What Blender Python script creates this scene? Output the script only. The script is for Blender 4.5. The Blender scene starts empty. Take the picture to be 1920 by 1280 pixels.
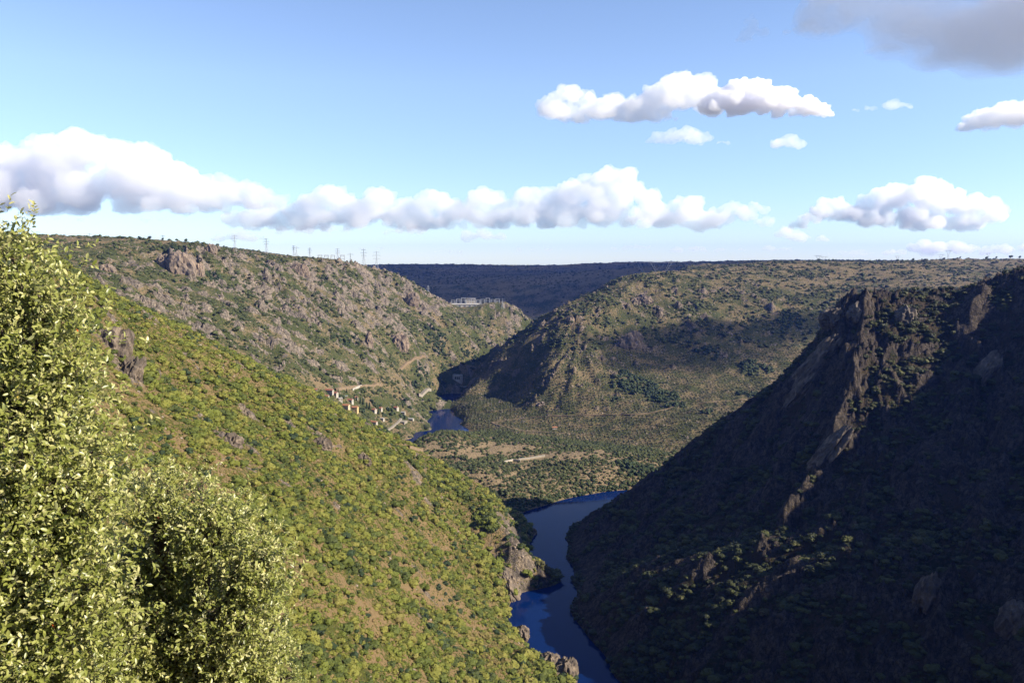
import bpy, bmesh, math, random
import numpy as np
from mathutils import Vector, Matrix, Euler
import time as _time
_T0 = _time.time()
def lap(s): print('[lap] %-28s %.1fs' % (s, _time.time() - _T0))

random.seed(7)
RNG = np.random.default_rng(7)
S = bpy.context.scene
COL = S.collection

# ------------------------------------------------------------------ camera
CAM_Z = 300.0
FPX = 1550.0                                # focal length in photo pixels (1920 wide)
PITCH = math.atan(155.0 / FPX)              # looking slightly down into the gorge
cam_data = bpy.data.cameras.new('camera')
cam_data.sensor_width = 36.0
cam_data.lens = 36.0 * FPX / 1920.0
cam_data.clip_start = 0.1
cam_data.clip_end = 120000.0
cam = bpy.data.objects.new('camera', cam_data)
cam.location = (0, 0, CAM_Z)
cam.rotation_euler = (math.pi / 2 - PITCH, 0, 0)
COL.objects.link(cam)
S.camera = cam

# ------------------------------------------------------------------ sky and sun
SUN_AZ = math.radians(104.0)                # clockwise from the view direction: right and a little behind
SUN_EL = math.radians(30.0)
W = bpy.data.worlds.new('World'); S.world = W; W.use_nodes = True
wn = W.node_tree; wn.nodes.clear()
w_out = wn.nodes.new('ShaderNodeOutputWorld')
w_bg = wn.nodes.new('ShaderNodeBackground')
w_sky = wn.nodes.new('ShaderNodeTexSky')
w_sky.sky_type = 'NISHITA'; w_sky.sun_disc = False
w_sky.sun_elevation = SUN_EL; w_sky.sun_rotation = SUN_AZ
w_sky.altitude = 2200; w_sky.air_density = 1.0; w_sky.dust_density = 0.0; w_sky.ozone_density = 1.6
w_bg.inputs['Strength'].default_value = 0.088
# ramp multiplied into the sky colour dims and blues the lowest sky, all the way round
w_tc = wn.nodes.new('ShaderNodeTexCoord'); w_sep = wn.nodes.new('ShaderNodeSeparateXYZ'); w_rmp = wn.nodes.new('ShaderNodeValToRGB'); w_mul = wn.nodes.new('ShaderNodeMix')
w_mul.data_type = 'RGBA'; w_mul.blend_type = 'MULTIPLY'; w_mul.inputs[0].default_value = 1.0
w_rmp.color_ramp.elements[0].color = (.60, .66, .78, 1); w_rmp.color_ramp.elements[1].position = .20; w_rmp.color_ramp.elements[1].color = (1, .96, 1, 1)
wn.links.new(w_tc.outputs['Generated'], w_sep.inputs[0]); wn.links.new(w_sep.outputs['Z'], w_rmp.inputs['Fac'])
wn.links.new(w_sky.outputs['Color'], w_mul.inputs[6]); wn.links.new(w_rmp.outputs['Color'], w_mul.inputs[7]); wn.links.new(w_mul.outputs[2], w_bg.inputs['Color'])
wn.links.new(w_bg.outputs['Background'], w_out.inputs['Surface'])

sun_data = bpy.data.lights.new('sun', 'SUN')
sun_data.energy = 5.0; sun_data.angle = math.radians(0.53); sun_data.color = (1.0, 0.90, 0.72)
sun = bpy.data.objects.new('sun', sun_data); COL.objects.link(sun)
SUN_DIR = Vector((math.sin(SUN_AZ) * math.cos(SUN_EL), math.cos(SUN_AZ) * math.cos(SUN_EL), math.sin(SUN_EL)))
sun.rotation_euler = SUN_DIR.to_track_quat('Z', 'Y').to_euler()
sun.location = SUN_DIR * 3000

S.view_settings.view_transform = 'Standard'
S.view_settings.look = 'None'
S.view_settings.exposure = 1.38
S.view_settings.gamma = 1.0
S.view_settings.use_curve_mapping = False
S.render.engine = 'CYCLES'
S.cycles.use_denoising = True
S.cycles.max_bounces = 8
S.cycles.diffuse_bounces = 2
S.cycles.transparent_max_bounces = 8
# ------------------------------------------------------------------ terrain height function (metres, water level 0)
CP, SP = math.cos(PITCH), math.sin(PITCH)
def ray(px, py):
    u, v = (px - 960.0) / FPX, (640.0 - py) / FPX
    d = np.array([u, CP + v * SP, -SP + v * CP])
    return d / d[1]
def at(px, py, Y):
    d = ray(px, py); return (d[0] * Y, Y, CAM_Z + d[2] * Y)
def shore(px, py, dz=0.0):
    d = ray(px, py); Y = (dz - CAM_Z) / d[2]; return (d[0] * Y, Y, dz)

K = []
def P(*rows):
    for r in rows: K.append(at(*r))
def Q(*rows):
    for r in rows: K.append(tuple(float(c) for c in r))
def SH(*rows):
    for r in rows: K.append(shore(*r))

# near left hill: crest line, face, shoreline
P((60, 478, 520), (100, 490, 540), (210, 560, 600), (300, 602, 650), (400, 645, 700), (480, 692, 735), (560, 724, 770), (640, 772, 800),
  (700, 802, 825), (760, 832, 850), (850, 888, 875), (920, 938, 885), (965, 962, 888))
SH((982, 962), (1001, 998), (988, 1030), (978, 1060), (990, 1108), (955, 1135), (957, 1180), (976, 1200), (1002, 1228), (1070, 1252), (1084, 1282))
P((300, 700, 560), (400, 800, 520), (500, 900, 480), (600, 1000, 470), (400, 950, 420), (700, 1000, 560), (800, 1000, 680), (880, 1000, 780), (700, 870, 690), (800, 900, 780), (550, 800, 620),
  (600, 1280, 330), (750, 1280, 420), (900, 1280, 490), (800, 1150, 540), (900, 1130, 640), (930, 1060, 740), (650, 1130, 430), (500, 1150, 360), (400, 1280, 260), (250, 800, 430), (220, 640, 520))
# ground around and behind the camera
Q((0, 0, 298.2), (-3, 3, 297), (0, 8, 292), (8, 8, 290), (-8, 10, 291), (-25, 25, 282), (20, 30, 272), (0, 40, 266), (-60, 60, 268), (60, 60, 240), (-120, 120, 245), (0, 120, 214), (80, 130, 182), (-200, 300, 245), (-270, 420, 275), (-90, 200, 195), (60, 260, 115), (-400, 520, 310), (-500, 400, 330), (-300, 150, 320), (0, -80, 320), (100, -60, 290), (-200, -100, 335), (200, -80, 220))
# river below the frame
Q((105, 500, -3), (150, 440, -5), (200, 370, -6), (230, 300, -8), (255, 200, -8), (280, 100, -8), (300, 0, -8))
Q((95, 460, 3), (135, 385, 5), (165, 300, 8), (180, 200, 15), (200, 90, 30))
Q((-5, 790, 34), (1, 742, 36), (-17, 722, 30), (1, 826, 28), (-20, 800, 46), (-18, 750, 50))          # cliff above the narrows
# behind the near left hill, falling to the hidden river reach
Q((-60, 985, -9), (-130, 1050, -9), (-190, 1150, -9), (-205, 1290, -9), (-160, 1410, -9), (-50, 930, 12), (-150, 960, 40), (-260, 950, 95), (-380, 900, 170), (-500, 800, 240), (-300, 1100, 60), (-480, 1050, 170), (-250, 1225, 14), (-650, 900, 290), (-700, 700, 320))
# right dark hill: crest, shoreline, face
P((1095, 985, 872), (1130, 967, 872), (1200, 912, 872), (1280, 862, 865), (1350, 802, 860), (1440, 747, 852), (1500, 702, 848), (1540, 640, 842), (1555, 602, 838), (1600, 573, 832), (1640, 562, 830), (1740, 556, 826), (1840, 546, 815), (1880, 531, 805), (1920, 516, 800))
SH((1062, 1012), (1060, 1045), (1070, 1085), (1068, 1140), (1100, 1190), (1140, 1240), (1172, 1282))
P((1300, 1280, 530), (1300, 1100, 600), (1300, 950, 760), (1300, 895, 830), (1200, 1100, 650), (1200, 1000, 780),
  (1600, 1280, 470), (1600, 1100, 525), (1600, 900, 640), (1600, 750, 730), (1600, 650, 790), (1450, 1280, 500), (1450, 1000, 650), (1450, 850, 770),
  (1900, 1280, 430), (1900, 1100, 480), (1900, 900, 580), (1900, 750, 680), (1900, 620, 760), (1750, 1000, 560), (1750, 800, 680), (1750, 640, 780))
Q((215, 420, 20), (255, 330, 25), (320, 330, 110), (290, 250, 25), (320, 120, 20), (400, 120, 130), (420, 420, 190), (500, 500, 250), (600, 400, 315), (650, 600, 330), (600, 800, 295), (450, 300, 240), (520, 200, 300), (640, 0, 330), (450, 0, 190), (800, 300, 340), (900, 700, 330), (480, 620, 255), (1200, 200, 340), (1200, 900, 320), (800, -200, 330))
Q((330, 905, 190), (230, 900, 110), (130, 905, 30), (300, 990, 60), (420, 950, 130), (500, 1000, 100), (600, 950, 180), (380, 1060, 30), (250, 1030, 5), (500, 1100, 60), (700, 1100, 140))
# bend of the river and the low terraced spur
SH((982, 960), (1020, 948), (1080, 931), (1130, 922), (1175, 918))
Q((60, 920, -8), (40, 950, -9), (110, 990, -9), (170, 1025, -6), (15, 905, -6), (35, 860, -10), (30, 800, -10), (15, 720, -10), (40, 640, -10), (62, 590, -9), (85, 545, -8))
P((1000, 900, 1045), (900, 900, 1010), (820, 880, 1010), (900, 860, 1100), (1000, 852, 1130), (900, 818, 1195), (800, 816, 1185), (1000, 826, 1200), (1100, 862, 1110), (1150, 846, 1160), (1240, 862, 1150), (760, 850, 1090), (1100, 900, 1060), (1200, 890, 1090))
Q((-100, 1260, 28), (-60, 1330, 10), (-85, 1390, -2), (0, 1330, 12), (0, 1260, 26), (-150, 1300, -2))
# upper reach: both banks
SH((803, 808), (800, 790), (803, 770), (800, 758), (815, 742), (826, 734), (846, 812), (848, 770), (858, 748), (868, 736))
Q((-112, 1450, -9), (-118, 1530, -9), (-125, 1620, -9), (-122, 1720, -9), (-112, 1810, -9), (-90, 1880, -6), (-40, 1990, -4), (60, 2200, -4), (200, 2500, -4), (380, 2900, -4), (-150, 2800, 25), (150, 2900, 20))
# middle right hill
P((905, 812, 1345), (950, 802, 1400), (1000, 802, 1400), (872, 792, 1480), (885, 762, 1580), (880, 735, 1700), (866, 772, 1570), (935, 800, 1420), (930, 730, 1690), (1100, 832, 1285), (1200, 832, 1268), (1250, 848, 1215), (1000, 720, 1600), (1200, 700, 1600), (1400, 700, 1600), (1400, 760, 1400), (1300, 800, 1300), (1500, 640, 1720), (1300, 620, 1760), (1150, 620, 1760),
  (965, 768, 1520), (1010, 705, 1600), (1055, 654, 1670), (1095, 610, 1740), (1135, 571, 1820), (1175, 537, 1920),
  (890, 696, 1820), (950, 660, 1900), (1010, 616, 1950), (1060, 585, 1980), (1110, 557, 2000),
  (1200, 522, 1960), (1280, 512, 2080), (1370, 505, 2200), (1480, 496, 2300), (1650, 494, 2400), (1920, 490, 2600),
  (1560, 560, 1920), (1450, 560, 1920), (1300, 560, 1900), (1600, 530, 2060), (1740, 542, 1850), (1900, 512, 2150), (1200, 540, 1920), (1740, 512, 2150))
Q((900, 1400, 150), (700, 1350, 90), (1100, 1700, 200), (1100, 1300, 220), (600, 2800, 265), (1200, 3000, 268), (1800, 3000, 275), (1600, 2000, 275), (1600, 1200, 300), (300, 2300, 190), (450, 2600, 150), (700, 3400, 255))
Q((-62, 1960, 25), (40, 2080, 90), (130, 2130, 150))
P((1280, 508, 2750), (1370, 503, 2750), (1480, 498, 2750), (1650, 495, 2850), (1800, 494, 2900), (1950, 492, 3000), (1480, 494, 3600), (1750, 494, 3800))
# left mountain
P((20, 452, 1480), (100, 459, 1500), (200, 462, 1560), (330, 463, 1650), (400, 468, 1700), (440, 477, 1760), (520, 487, 1860), (600, 496, 1960), (660, 502, 2060), (700, 508, 2150), (745, 520, 2250), (790, 549, 2300), (828, 567, 2340),
  (300, 560, 1300), (200, 530, 1250), (400, 620, 1250), (500, 680, 1250), (560, 700, 1250), (600, 735, 1280), (650, 770, 1320), (720, 800, 1380), (780, 800, 1425), (760, 790, 1445), (780, 780, 1485), (770, 812, 1390),
  (500, 560, 1600), (600, 600, 1600), (700, 600, 1800), (700, 680, 1550), (650, 650, 1550), (740, 705, 1590), (800, 722, 1660), (780, 750, 1580), (812, 705, 1800), (852, 716, 1850), (770, 640, 1850), (850, 640, 2000), (900, 620, 2150), (870, 592, 2250),
  (940, 576, 2350), (835, 573, 2330), (960, 590, 2350), (1000, 616, 2350), (985, 650, 2100), (900, 690, 1950), (330, 520, 1500), (150, 500, 1350), (600, 530, 1850), (700, 540, 2050))
Q((-520, 2250, 268), (-620, 2150, 285), (-800, 2100, 312), (-700, 1950, 305), (-190, 2440, 166), (-40, 2440, 166), (-100, 2400, 166), (-60, 2560, 100), (-250, 2550, 175), (-400, 2500, 240), (-700, 2300, 310), (-900, 1900, 335), (-1100, 1500, 340), (-900, 1200, 320), (-1500, 2200, 330), (-900, 3000, 270), (-1100, 800, 335), (-400, 2800, 180))
# far plateau and its gorge wall
P((745, 505, 5270), (790, 505, 5380), (860, 498, 5880), (930, 501, 5850), (1000, 501, 5880), (1100, 497, 5540), (1290, 495, 5070), (1200, 496, 5270), (1380, 492, 4870), (800, 532, 3950), (900, 527, 3950), (1000, 524, 3850), (1100, 521, 3700), (1180, 513, 3650), (920, 520, 4560), (1100, 512, 4460), (830, 512, 4770), (1010, 512, 4870), (1060, 505, 5270), (930, 507, 5370))
Q((-250, 3100, 40), (0, 3050, 30), (250, 3050, 30), (420, 3150, 110), (-600, 3300, 150))
for _r, _z in ((8500, 170), (11000, 120), (14000, 90), (24000, 40)):
    for _a in range(-100, 101, 20):
        Q((_r * math.sin(math.radians(_a)), _r * math.cos(math.radians(_a)), _z))
for _a in (-110, -80, -55, 55, 80, 110):
    Q((3000 * math.sin(math.radians(_a)), 3000 * math.cos(math.radians(_a)), 290))

K = np.array(K)
def lp(x, y):
    r2 = x * x + y * y
    return np.arctan2(x, y), 0.5 * np.log(r2 + 900.0)
kt, ks = lp(K[:, 0], K[:, 1])
def _phi(d2): return np.where(d2 > 1e-12, 0.5 * d2 * np.log(np.maximum(d2, 1e-12)), 0.0)
_n = len(K)
_A = np.zeros((_n + 3, _n + 3))
_A[:_n, :_n] = _phi((kt[:, None] - kt) ** 2 + (ks[:, None] - ks) ** 2) + np.eye(_n) * 2e-5
_A[:_n, _n] = 1; _A[:_n, _n + 1] = kt; _A[:_n, _n + 2] = ks
_A[_n:, :_n] = _A[:_n, _n:].T
_w = np.linalg.solve(_A, np.concatenate([K[:, 2], np.zeros(3)]))
# coarse log-polar table of the smooth land, read back with cubic-free bilinear lookups
TT = np.linspace(math.radians(-125), math.radians(125), 720)
TS = np.linspace(math.log(30.0), math.log(30000.0), 600)
def _table():
    out = np.empty((len(TS), len(TT)))
    for i, s in enumerate(TS):
        d2 = (TT[:, None] - kt) ** 2 + (s - ks) ** 2
        out[i] = _phi(d2) @ _w[:_n] + _w[_n] + _w[_n + 1] * TT + _w[_n + 2] * s
    return out
TAB = _table()
def smooth_land(x, y):
    """the ledge underfoot, then the wide land"""
    r = np.hypot(x, y); w = np.clip((r - 14) / 26, 0, 1); w = w * w * (3 - 2 * w)
    ledge = 298.2 - .62 * np.where(y > 1.5, y - 1.5, (y - 1.5) * .25) - np.clip(.22 * x, -4, 8)
    return wide_land(x, y) * w + ledge * (1 - w)
def wide_land(x, y):
    t, s = lp(x, y)
    a = np.clip((t - TT[0]) / (TT[1] - TT[0]), 0, len(TT) - 1.001); b = np.clip((s - TS[0]) / (TS[1] - TS[0]), 0, len(TS) - 1.001)
    i, j = b.astype(int), a.astype(int); fb, fa = b - i, a - j
    return (TAB[i, j] * (1 - fa) + TAB[i, j + 1] * fa) * (1 - fb) + (TAB[i + 1, j] * (1 - fa) + TAB[i + 1, j + 1] * fa) * fb

def _hash(ix, iy, seed):
    h = (ix.astype(np.int64) * 374761393 + iy.astype(np.int64) * 668265263 + seed * 982451653) & 0xFFFFFFFF
    h = ((h ^ (h >> 13)) * 1274126177) & 0xFFFFFFFF
    return (h ^ (h >> 16)) & 0xFFFFFFFF
def perlin(x, y, seed=0):
    ix, iy = np.floor(x), np.floor(y); fx, fy = x - ix, y - iy
    def g(dx, dy):
        a = _hash(ix + dx, iy + dy, seed) * (2 * math.pi / 4294967296.0)
        return np.cos(a) * (fx - dx) + np.sin(a) * (fy - dy)
    u, v = fx * fx * fx * (fx * (fx * 6 - 15) + 10), fy * fy * fy * (fy * (fy * 6 - 15) + 10)
    return ((g(0, 0) * (1 - u) + g(1, 0) * u) * (1 - v) + (g(0, 1) * (1 - u) + g(1, 1) * u) * v) * 1.5
def fbm(x, y, octaves=4, seed=0, gain=0.5):
    s, a, n = 0.0, 1.0, 0.0
    for k in range(octaves):
        s = s + a * perlin(x * 2 ** k + 17.3 * k, y * 2 ** k - 9.1 * k, seed + k); n += a; a *= gain
    return s / n
def ridged(x, y, octaves=4, seed=0, gain=0.55):
    s, a, n = 0.0, 1.0, 0.0
    for k in range(octaves):
        s = s + a * (1 - 2 * np.abs(perlin(x * 2 ** k + 31.7 * k, y * 2 ** k + 5.3 * k, seed + k))); n += a; a *= gain
    return s / n
def sstep(a, b, x):
    t = np.clip((x - a) / (b - a), 0, 1); return t * t * (3 - 2 * t)
# ------------------------------------------------------------------ detailed land: ribs, crags, terraces
def inpoly(x, y, poly):
    x, y = np.asarray(x), np.asarray(y); r = np.zeros(x.shape, bool); n = len(poly)
    for i in range(n):
        x0, y0 = poly[i]; x1, y1 = poly[(i + 1) % n]
        if y0 == y1: continue
        c = ((y0 <= y) != (y1 <= y)); r ^= c & (x < (x1 - x0) * (y - y0) / (y1 - y0) + x0)
    return r
RIVER = [(300, -600), (300, 0), (255, 200), (230, 300), (150, 440), (105, 500), (85, 545), (62, 590), (40, 640), (22, 720), (30, 800), (35, 860), (25, 925)]
LEFT_HILL = RIVER + [(-60, 985), (-130, 1040), (-300, 1085), (-480, 1045), (-650, 900), (-900, 720), (-9000, 600), (-9000, -600)]
RIGHT_CLIFF = RIVER + [(60, 930), (110, 985), (250, 1032), (380, 1065), (500, 1105), (700, 1160), (1000, 1160), (9000, 900), (9000, -600)]
SPUR = [(25, 925), (60, 930), (110, 985), (250, 1032), (380, 1065), (250, 1200), (120, 1285), (0, 1340), (-100, 1395), (-160, 1400), (-205, 1290), (-190, 1150), (-130, 1040), (-60, 985)]
FARREACH = [(-100, 1395), (-112, 1450), (-120, 1530), (-125, 1620), (-122, 1720), (-112, 1810), (-90, 1880), (-40, 1990), (60, 2200), (200, 2500), (400, 2880)]
RIGHT_HILL = FARREACH + [(700, 2950), (1050, 3300), (9000, 3600), (9000, 900), (1000, 1160), (700, 1160), (500, 1105), (380, 1065), (250, 1200), (120, 1285), (0, 1340)]
LEFT_MOUNTAIN = FARREACH + [(0, 2850), (-400, 2900), (-900, 3100), (-9000, 3300), (-9000, 600), (-900, 720), (-650, 900), (-480, 1045), (-300, 1085), (-130, 1040), (-190, 1150), (-205, 1290), (-160, 1400)]
REGIONS = [('left_hillside', LEFT_HILL), ('right_hillside', RIGHT_CLIFF), ('terraced_spur', SPUR), ('middle_hill', RIGHT_HILL), ('left_mountain', LEFT_MOUNTAIN)]
def region(x, y):
    r = np.full(np.shape(x), 5)
    for k, (nm, poly) in enumerate(REGIONS): r[inpoly(x, y, poly)] = k
    return r
# crags: (pixel, pixel, distance, radius in m, strength)
CRAGS = [(335, 500, 1560, 26, 1), (250, 500, 1470, 26, .6), (215, 515, 1420, 22, .5), (430, 480, 1660, 30, .7), (480, 530, 1640, 40, .6), (550, 505, 1800, 40, .7), (590, 540, 1790, 25, .6), (770, 565, 2200, 24, 1), (740, 640, 1830, 40, .9), (760, 655, 1850, 30, .8),
  (690, 610, 1760, 25, .6), (640, 570, 1800, 30, .7), (660, 560, 1900, 25, .6), (700, 640, 1700, 22, .8), (690, 660, 1640, 16, .7), (600, 580, 1720, 25, .5), (860, 700, 1840, 22, .9), (800, 690, 1800, 18, .6), (930, 620, 2130, 40, .7), (960, 605, 2300, 40, .6), (300, 475, 1570, 30, .5), (395, 470, 1670, 20, .6), (720, 580, 2030, 40, .6), (730, 740, 1560, 22, .5), (775, 745, 1575, 18, .5),
  (1200, 560, 1880, 30, .6), (1180, 640, 1720, 34, .7), (1215, 655, 1700, 22, .7), (1290, 612, 1770, 26, .6), (1400, 545, 1950, 40, .5), (1150, 700, 1610, 22, .4), (1065, 605, 1805, 13, .8), (1170, 580, 1830, 16, .5), (1110, 690, 1620, 20, .3), (1245, 590, 1820, 20, .5),
  (205, 640, 500, 12, 1), (235, 690, 480, 10, 1), (600, 838, 640, 9, .9), (585, 830, 640, 7, .8), (430, 825, 520, 11, .6), (470, 840, 520, 8, .6), (680, 868, 690, 7, .8), (540, 790, 620, 8, .5), (460, 880, 470, 8, .5), (700, 1090, 520, 6, .5), (780, 1090, 580, 6, .5), (730, 1100, 530, 5, .5), (830, 1130, 570, 6, .4), (310, 600, 640, 10, .5), (230, 575, 600, 10, .5), (640, 960, 540, 6, .3), (955, 1075, 770, 26, 1), (968, 1105, 742, 22, 1), (962, 1045, 805, 22, 1), (950, 1130, 722, 16, 1), (975, 1195, 628, 8, .9), (1045, 1258, 570, 10, 1), (1070, 1268, 565, 9, 1), (1000, 1005, 872, 5, .9)]
_cr = [(at(a, b, c)[0], c, rad, w) for a, b, c, rad, w in CRAGS]
# long rock ribs on the shaded right hill, from crest to river: polylines (pixel, pixel, distance), half width m, height m
RIBS = [([(1600, 561, 832), (1560, 650, 800), (1530, 730, 745), (1480, 830, 735), (1440, 950, 690), (1380, 1080, 640)], 13, 13),
        ([(1640, 555, 828), (1600, 680, 765), (1570, 790, 700), (1530, 900, 655), (1470, 1000, 640), (1400, 1180, 580)], 12, 17),
        ([(1840, 560, 812), (1810, 700, 720), (1790, 820, 650), (1730, 950, 590), (1690, 1060, 545)], 14, 12),
        ([(1920, 640, 745), (1890, 800, 640), (1840, 950, 560), (1790, 1100, 505)], 12, 9),
        ([(1500, 705, 848), (1440, 800, 800), (1360, 900, 770), (1280, 1000, 720)], 14, 7),
        ([(1760, 1105, 500), (1745, 1180, 480), (1720, 1280, 460)], 9, 12)]
_ribs = [([at(*p) for p in pl], w, h) for pl, w, h in RIBS]
def seg_dist(x, y, pts):
    best = np.full(x.shape, 1e9); par = np.zeros(x.shape); n = len(pts) - 1
    for i in range(n):
        ax, ay = pts[i][0], pts[i][1]; bx, by = pts[i + 1][0], pts[i + 1][1]
        l2 = (bx - ax) ** 2 + (by - ay) ** 2
        t = np.clip(((x - ax) * (bx - ax) + (y - ay) * (by - ay)) / l2, 0, 1)
        d = np.hypot(x - ax - t * (bx - ax), y - ay - t * (by - ay))
        m = d < best; best = np.where(m, d, best); par = np.where(m, (i + t) / n, par)
    return best, par
def worley(x, y, seed):
    ix, iy = np.floor(x), np.floor(y); b1 = np.full(x.shape, 9.0); b2 = np.full(x.shape, 9.0); val = np.zeros(x.shape)
    for dx in (-1, 0, 1):
        for dy in (-1, 0, 1):
            h = _hash(ix + dx, iy + dy, seed)
            cx = ix + dx + (h & 1023) / 1023.0; cy = iy + dy + ((h >> 10) & 1023) / 1023.0
            d = np.hypot(x - cx, y - cy); m = d < b1
            b2 = np.where(m, b1, np.minimum(b2, d)); val = np.where(m, ((h >> 20) & 1023) / 1023.0, val); b1 = np.where(m, d, b1)
    return b1, b2 - b1, val
def land(x, y):
    """height plus material fields (rock, dry, green)"""
    z0 = smooth_land(x, y)
    r = np.hypot(x, y) + 1e-6
    e = 0.006 * r + 2.0
    gx = (smooth_land(x + e, y) - smooth_land(x - e, y)) / (2 * e); gy = (smooth_land(x, y + e) - smooth_land(x, y - e)) / (2 * e)
    sl = np.hypot(gx, gy)
    shift = np.clip(z0, 0, 260) / np.maximum(sl, 0.35) * 0.62
    bx, by = x - gx / np.maximum(sl, .02) * shift, y - gy / np.maximum(sl, .02) * shift   # point slid down its fall line
    reg = region(x, y)
    steep = sstep(0.18, 0.55, sl)
    free = sstep(1.0, 26.0, z0)
    farw = sstep(700, 1500, r)
    near = 1 - farw
    # fall-line ribs and gullies
    vf = sstep(2600, 3300, r)
    big = (ridged(bx / 190, by / 190, 3, 11) - .25) * (9.0 + 5.0 * (reg >= 4)) * (1 - vf) + (ridged(bx / 420, by / 420, 3, 12) - .25) * 75.0 * vf + (ridged(bx / 70, by / 70, 3, 21) - .2) * (5.0 + 4.0 * (reg == 4))
    rc = (reg == 1) * 1.0
    big_near = ridged(bx / 75, by / 75, 3, 31) * (2.6 + 5.0 * rc) + ridged(bx / 26, by / 26, 3, 32) * 3.2 * rc + fbm(x / 30, y / 30, 3, 41) * (1.6 + 1.6 * rc)
    z = z0 + free * (big * farw * (0.25 + 0.75 * steep) + big_near * near * sstep(150, 400, r))
    z = z + free * farw * fbm(x / 45, y / 45, 3, 51) * (3.0 + 2.5 * (reg == 3))
    # rock fields
    rock = np.zeros(x.shape)
    for cx, cy, rad, w in _cr:
        d2 = ((x - cx) ** 2 + (y - cy) ** 2) / (rad * rad)
        rock = np.maximum(rock, w * np.exp(-d2 * 0.7))
    scat = ridged(bx / 60 + 5, by / 60, 3, 61) * .55 + fbm(x / 26, y / 26, 3, 71) * .6
    pref = np.select([reg == 0, reg == 1, reg == 2, reg == 3, reg == 4], [-0.05, 0.26, -0.5, 0.02, 0.05], 0.1)
    pref = pref + np.where(reg == 4, 0.20 * sstep(90, 190, z0) * steep, 0) + np.where(reg == 3, 0.06 * sstep(100, 180, z0) * steep, 0)
    rock = np.maximum(rock * (0.62 + 0.6 * fbm(x / 14, y / 14, 3, 72)), sstep(0.42, 0.75, scat + pref) * (0.3 + 0.7 * steep) * sstep(200, 420, r))
    # ribs of the right hill
    ribw = np.zeros(x.shape)
    m = (reg == 1) & (r < 1100)
    if m.any():
        xs, ys = x[m], y[m]; acc = np.zeros(xs.shape); aw = np.zeros(xs.shape)
        wob = fbm(xs / 42, ys / 42, 3, 81) * 22; amp = .45 + .9 * np.clip(fbm(xs / 30, ys / 30, 3, 82) + .5, 0, 1)
        for pts, w, h in _ribs:
            d, t = seg_dist(xs + wob, ys - wob * .5, pts)
            tap = sstep(0, .05, t) * (1 - sstep(.75, 1, t)) * .85 + .15
            prof = np.maximum(0, 1 - d / (w * 1.25))
            acc = np.maximum(acc, h * prof * tap * amp)
            aw = np.maximum(aw, sstep(0.05, 0.5, prof) * tap)
        z[m] += acc; ribw[m] = aw
    rock = np.clip(np.maximum(rock, ribw * (0.55 + .6 * fbm(x / 12, y / 12, 2, 91))), 0, 1)
    # blocky crags where there is rock
    sc = np.where(farw > .5, 15.0, 7.0)
    f1, edge, val = worley(bx / 9.0 * 1.0 + x / 14, by / 9.0 + y / 14, 5)
    f1b, edgeb, valb = worley(bx / 22.0 + x / 30, by / 22.0 + y / 30, 6)
    hs = np.maximum(0.45 + 0.55 * farw, .85 * rc)
    rk = sstep(0.12, 0.75, rock)
    z = z + free * rk * hs * ((valb - .3) * 13.0 * (.35 + .65 * farw) + (val - .5) * 5.0 + (np.minimum(edge, .25) - .12) * 9.0)
    z = z + free * rk * ridged(x / 6, y / 6, 2, 101) * 0.7 + free * rc * (ridged(bx / 10, by / 10, 2, 102) * 1.3 + ridged(x / 4.5, y / 4.5, 2, 103) * .8) * sstep(250, 400, r)
    # terraces on the spur and the foot of the middle hill
    tz = ((reg == 2) & (z0 > 4)) * 1.0 * sstep(10, 26, z0) + ((reg == 3) & (z0 < 120)) * .5
    step = 5.0
    q = z / step; fr = q - np.floor(q)
    z = z + tz * (np.floor(q) + sstep(.55, .95, fr) - q) * step * .55
    # keep the channel open and the banks crisp
    z = np.where(z0 < 0.4, np.minimum(z, z0 - .35), z)
    shore_up = (z0 > 0) & (z0 < 30)
    z = np.where(shore_up, z + np.minimum(z0, 3.0) * (1 - sstep(10, 28, z0)) * (0.9 + .7 * fbm(x / 10, y / 10, 3, 111)), z)
    dry = fbm(x / 90, y / 90, 3, 121) * .8 + fbm(x / 24, y / 24, 3, 131) * .5
    flat = 1 - sstep(.12, .4, sl)
    dry = dry + np.where(reg == 2, .05 + .15 * sstep(20, 32, z0), 0) + flat * .45 * sstep(150, 220, z0)
    dry = np.clip(dry * .8 + .45, 0, 1)
    return z, rock, dry, reg, sl

# polar sheets centred on the viewpoint; close where it matters, continuing to the horizon and out of frame
th = np.radians(np.concatenate([np.linspace(-118, -37, 50, endpoint=False), np.linspace(-37, 37, 810), np.linspace(37, 118, 61)[1:]]))
rr = np.concatenate([np.geomspace(.35, 250, 70, endpoint=False), np.geomspace(250, 2700, 640, endpoint=False), np.geomspace(2700, 12500, 120)])
GR, GT = np.meshgrid(rr, th, indexing='ij')
GX, GY = GR * np.sin(GT), GR * np.cos(GT)
GZ, GROCK, GDRY, GREG, GSL = land(GX, GY)
lap('land computed')
def ground(x, y):
    """height of the built sheet (bilinear in the polar grid)"""
    x, y = np.asarray(x, float), np.asarray(y, float)
    t, r = np.arctan2(x, y), np.hypot(x, y)
    j = np.clip(np.searchsorted(th, t) - 1, 0, len(th) - 2); i = np.clip(np.searchsorted(rr, r) - 1, 0, len(rr) - 2)
    fa = np.clip((t - th[j]) / (th[j + 1] - th[j]), 0, 1); fb = np.clip((r - rr[i]) / (rr[i + 1] - rr[i]), 0, 1)
    def f(G): return (G[i, j] * (1 - fa) + G[i, j + 1] * fa) * (1 - fb) + (G[i + 1, j] * (1 - fa) + G[i + 1, j + 1] * fa) * fb
    return f
def gz(x, y): return ground(x, y)(GZ)
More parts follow.
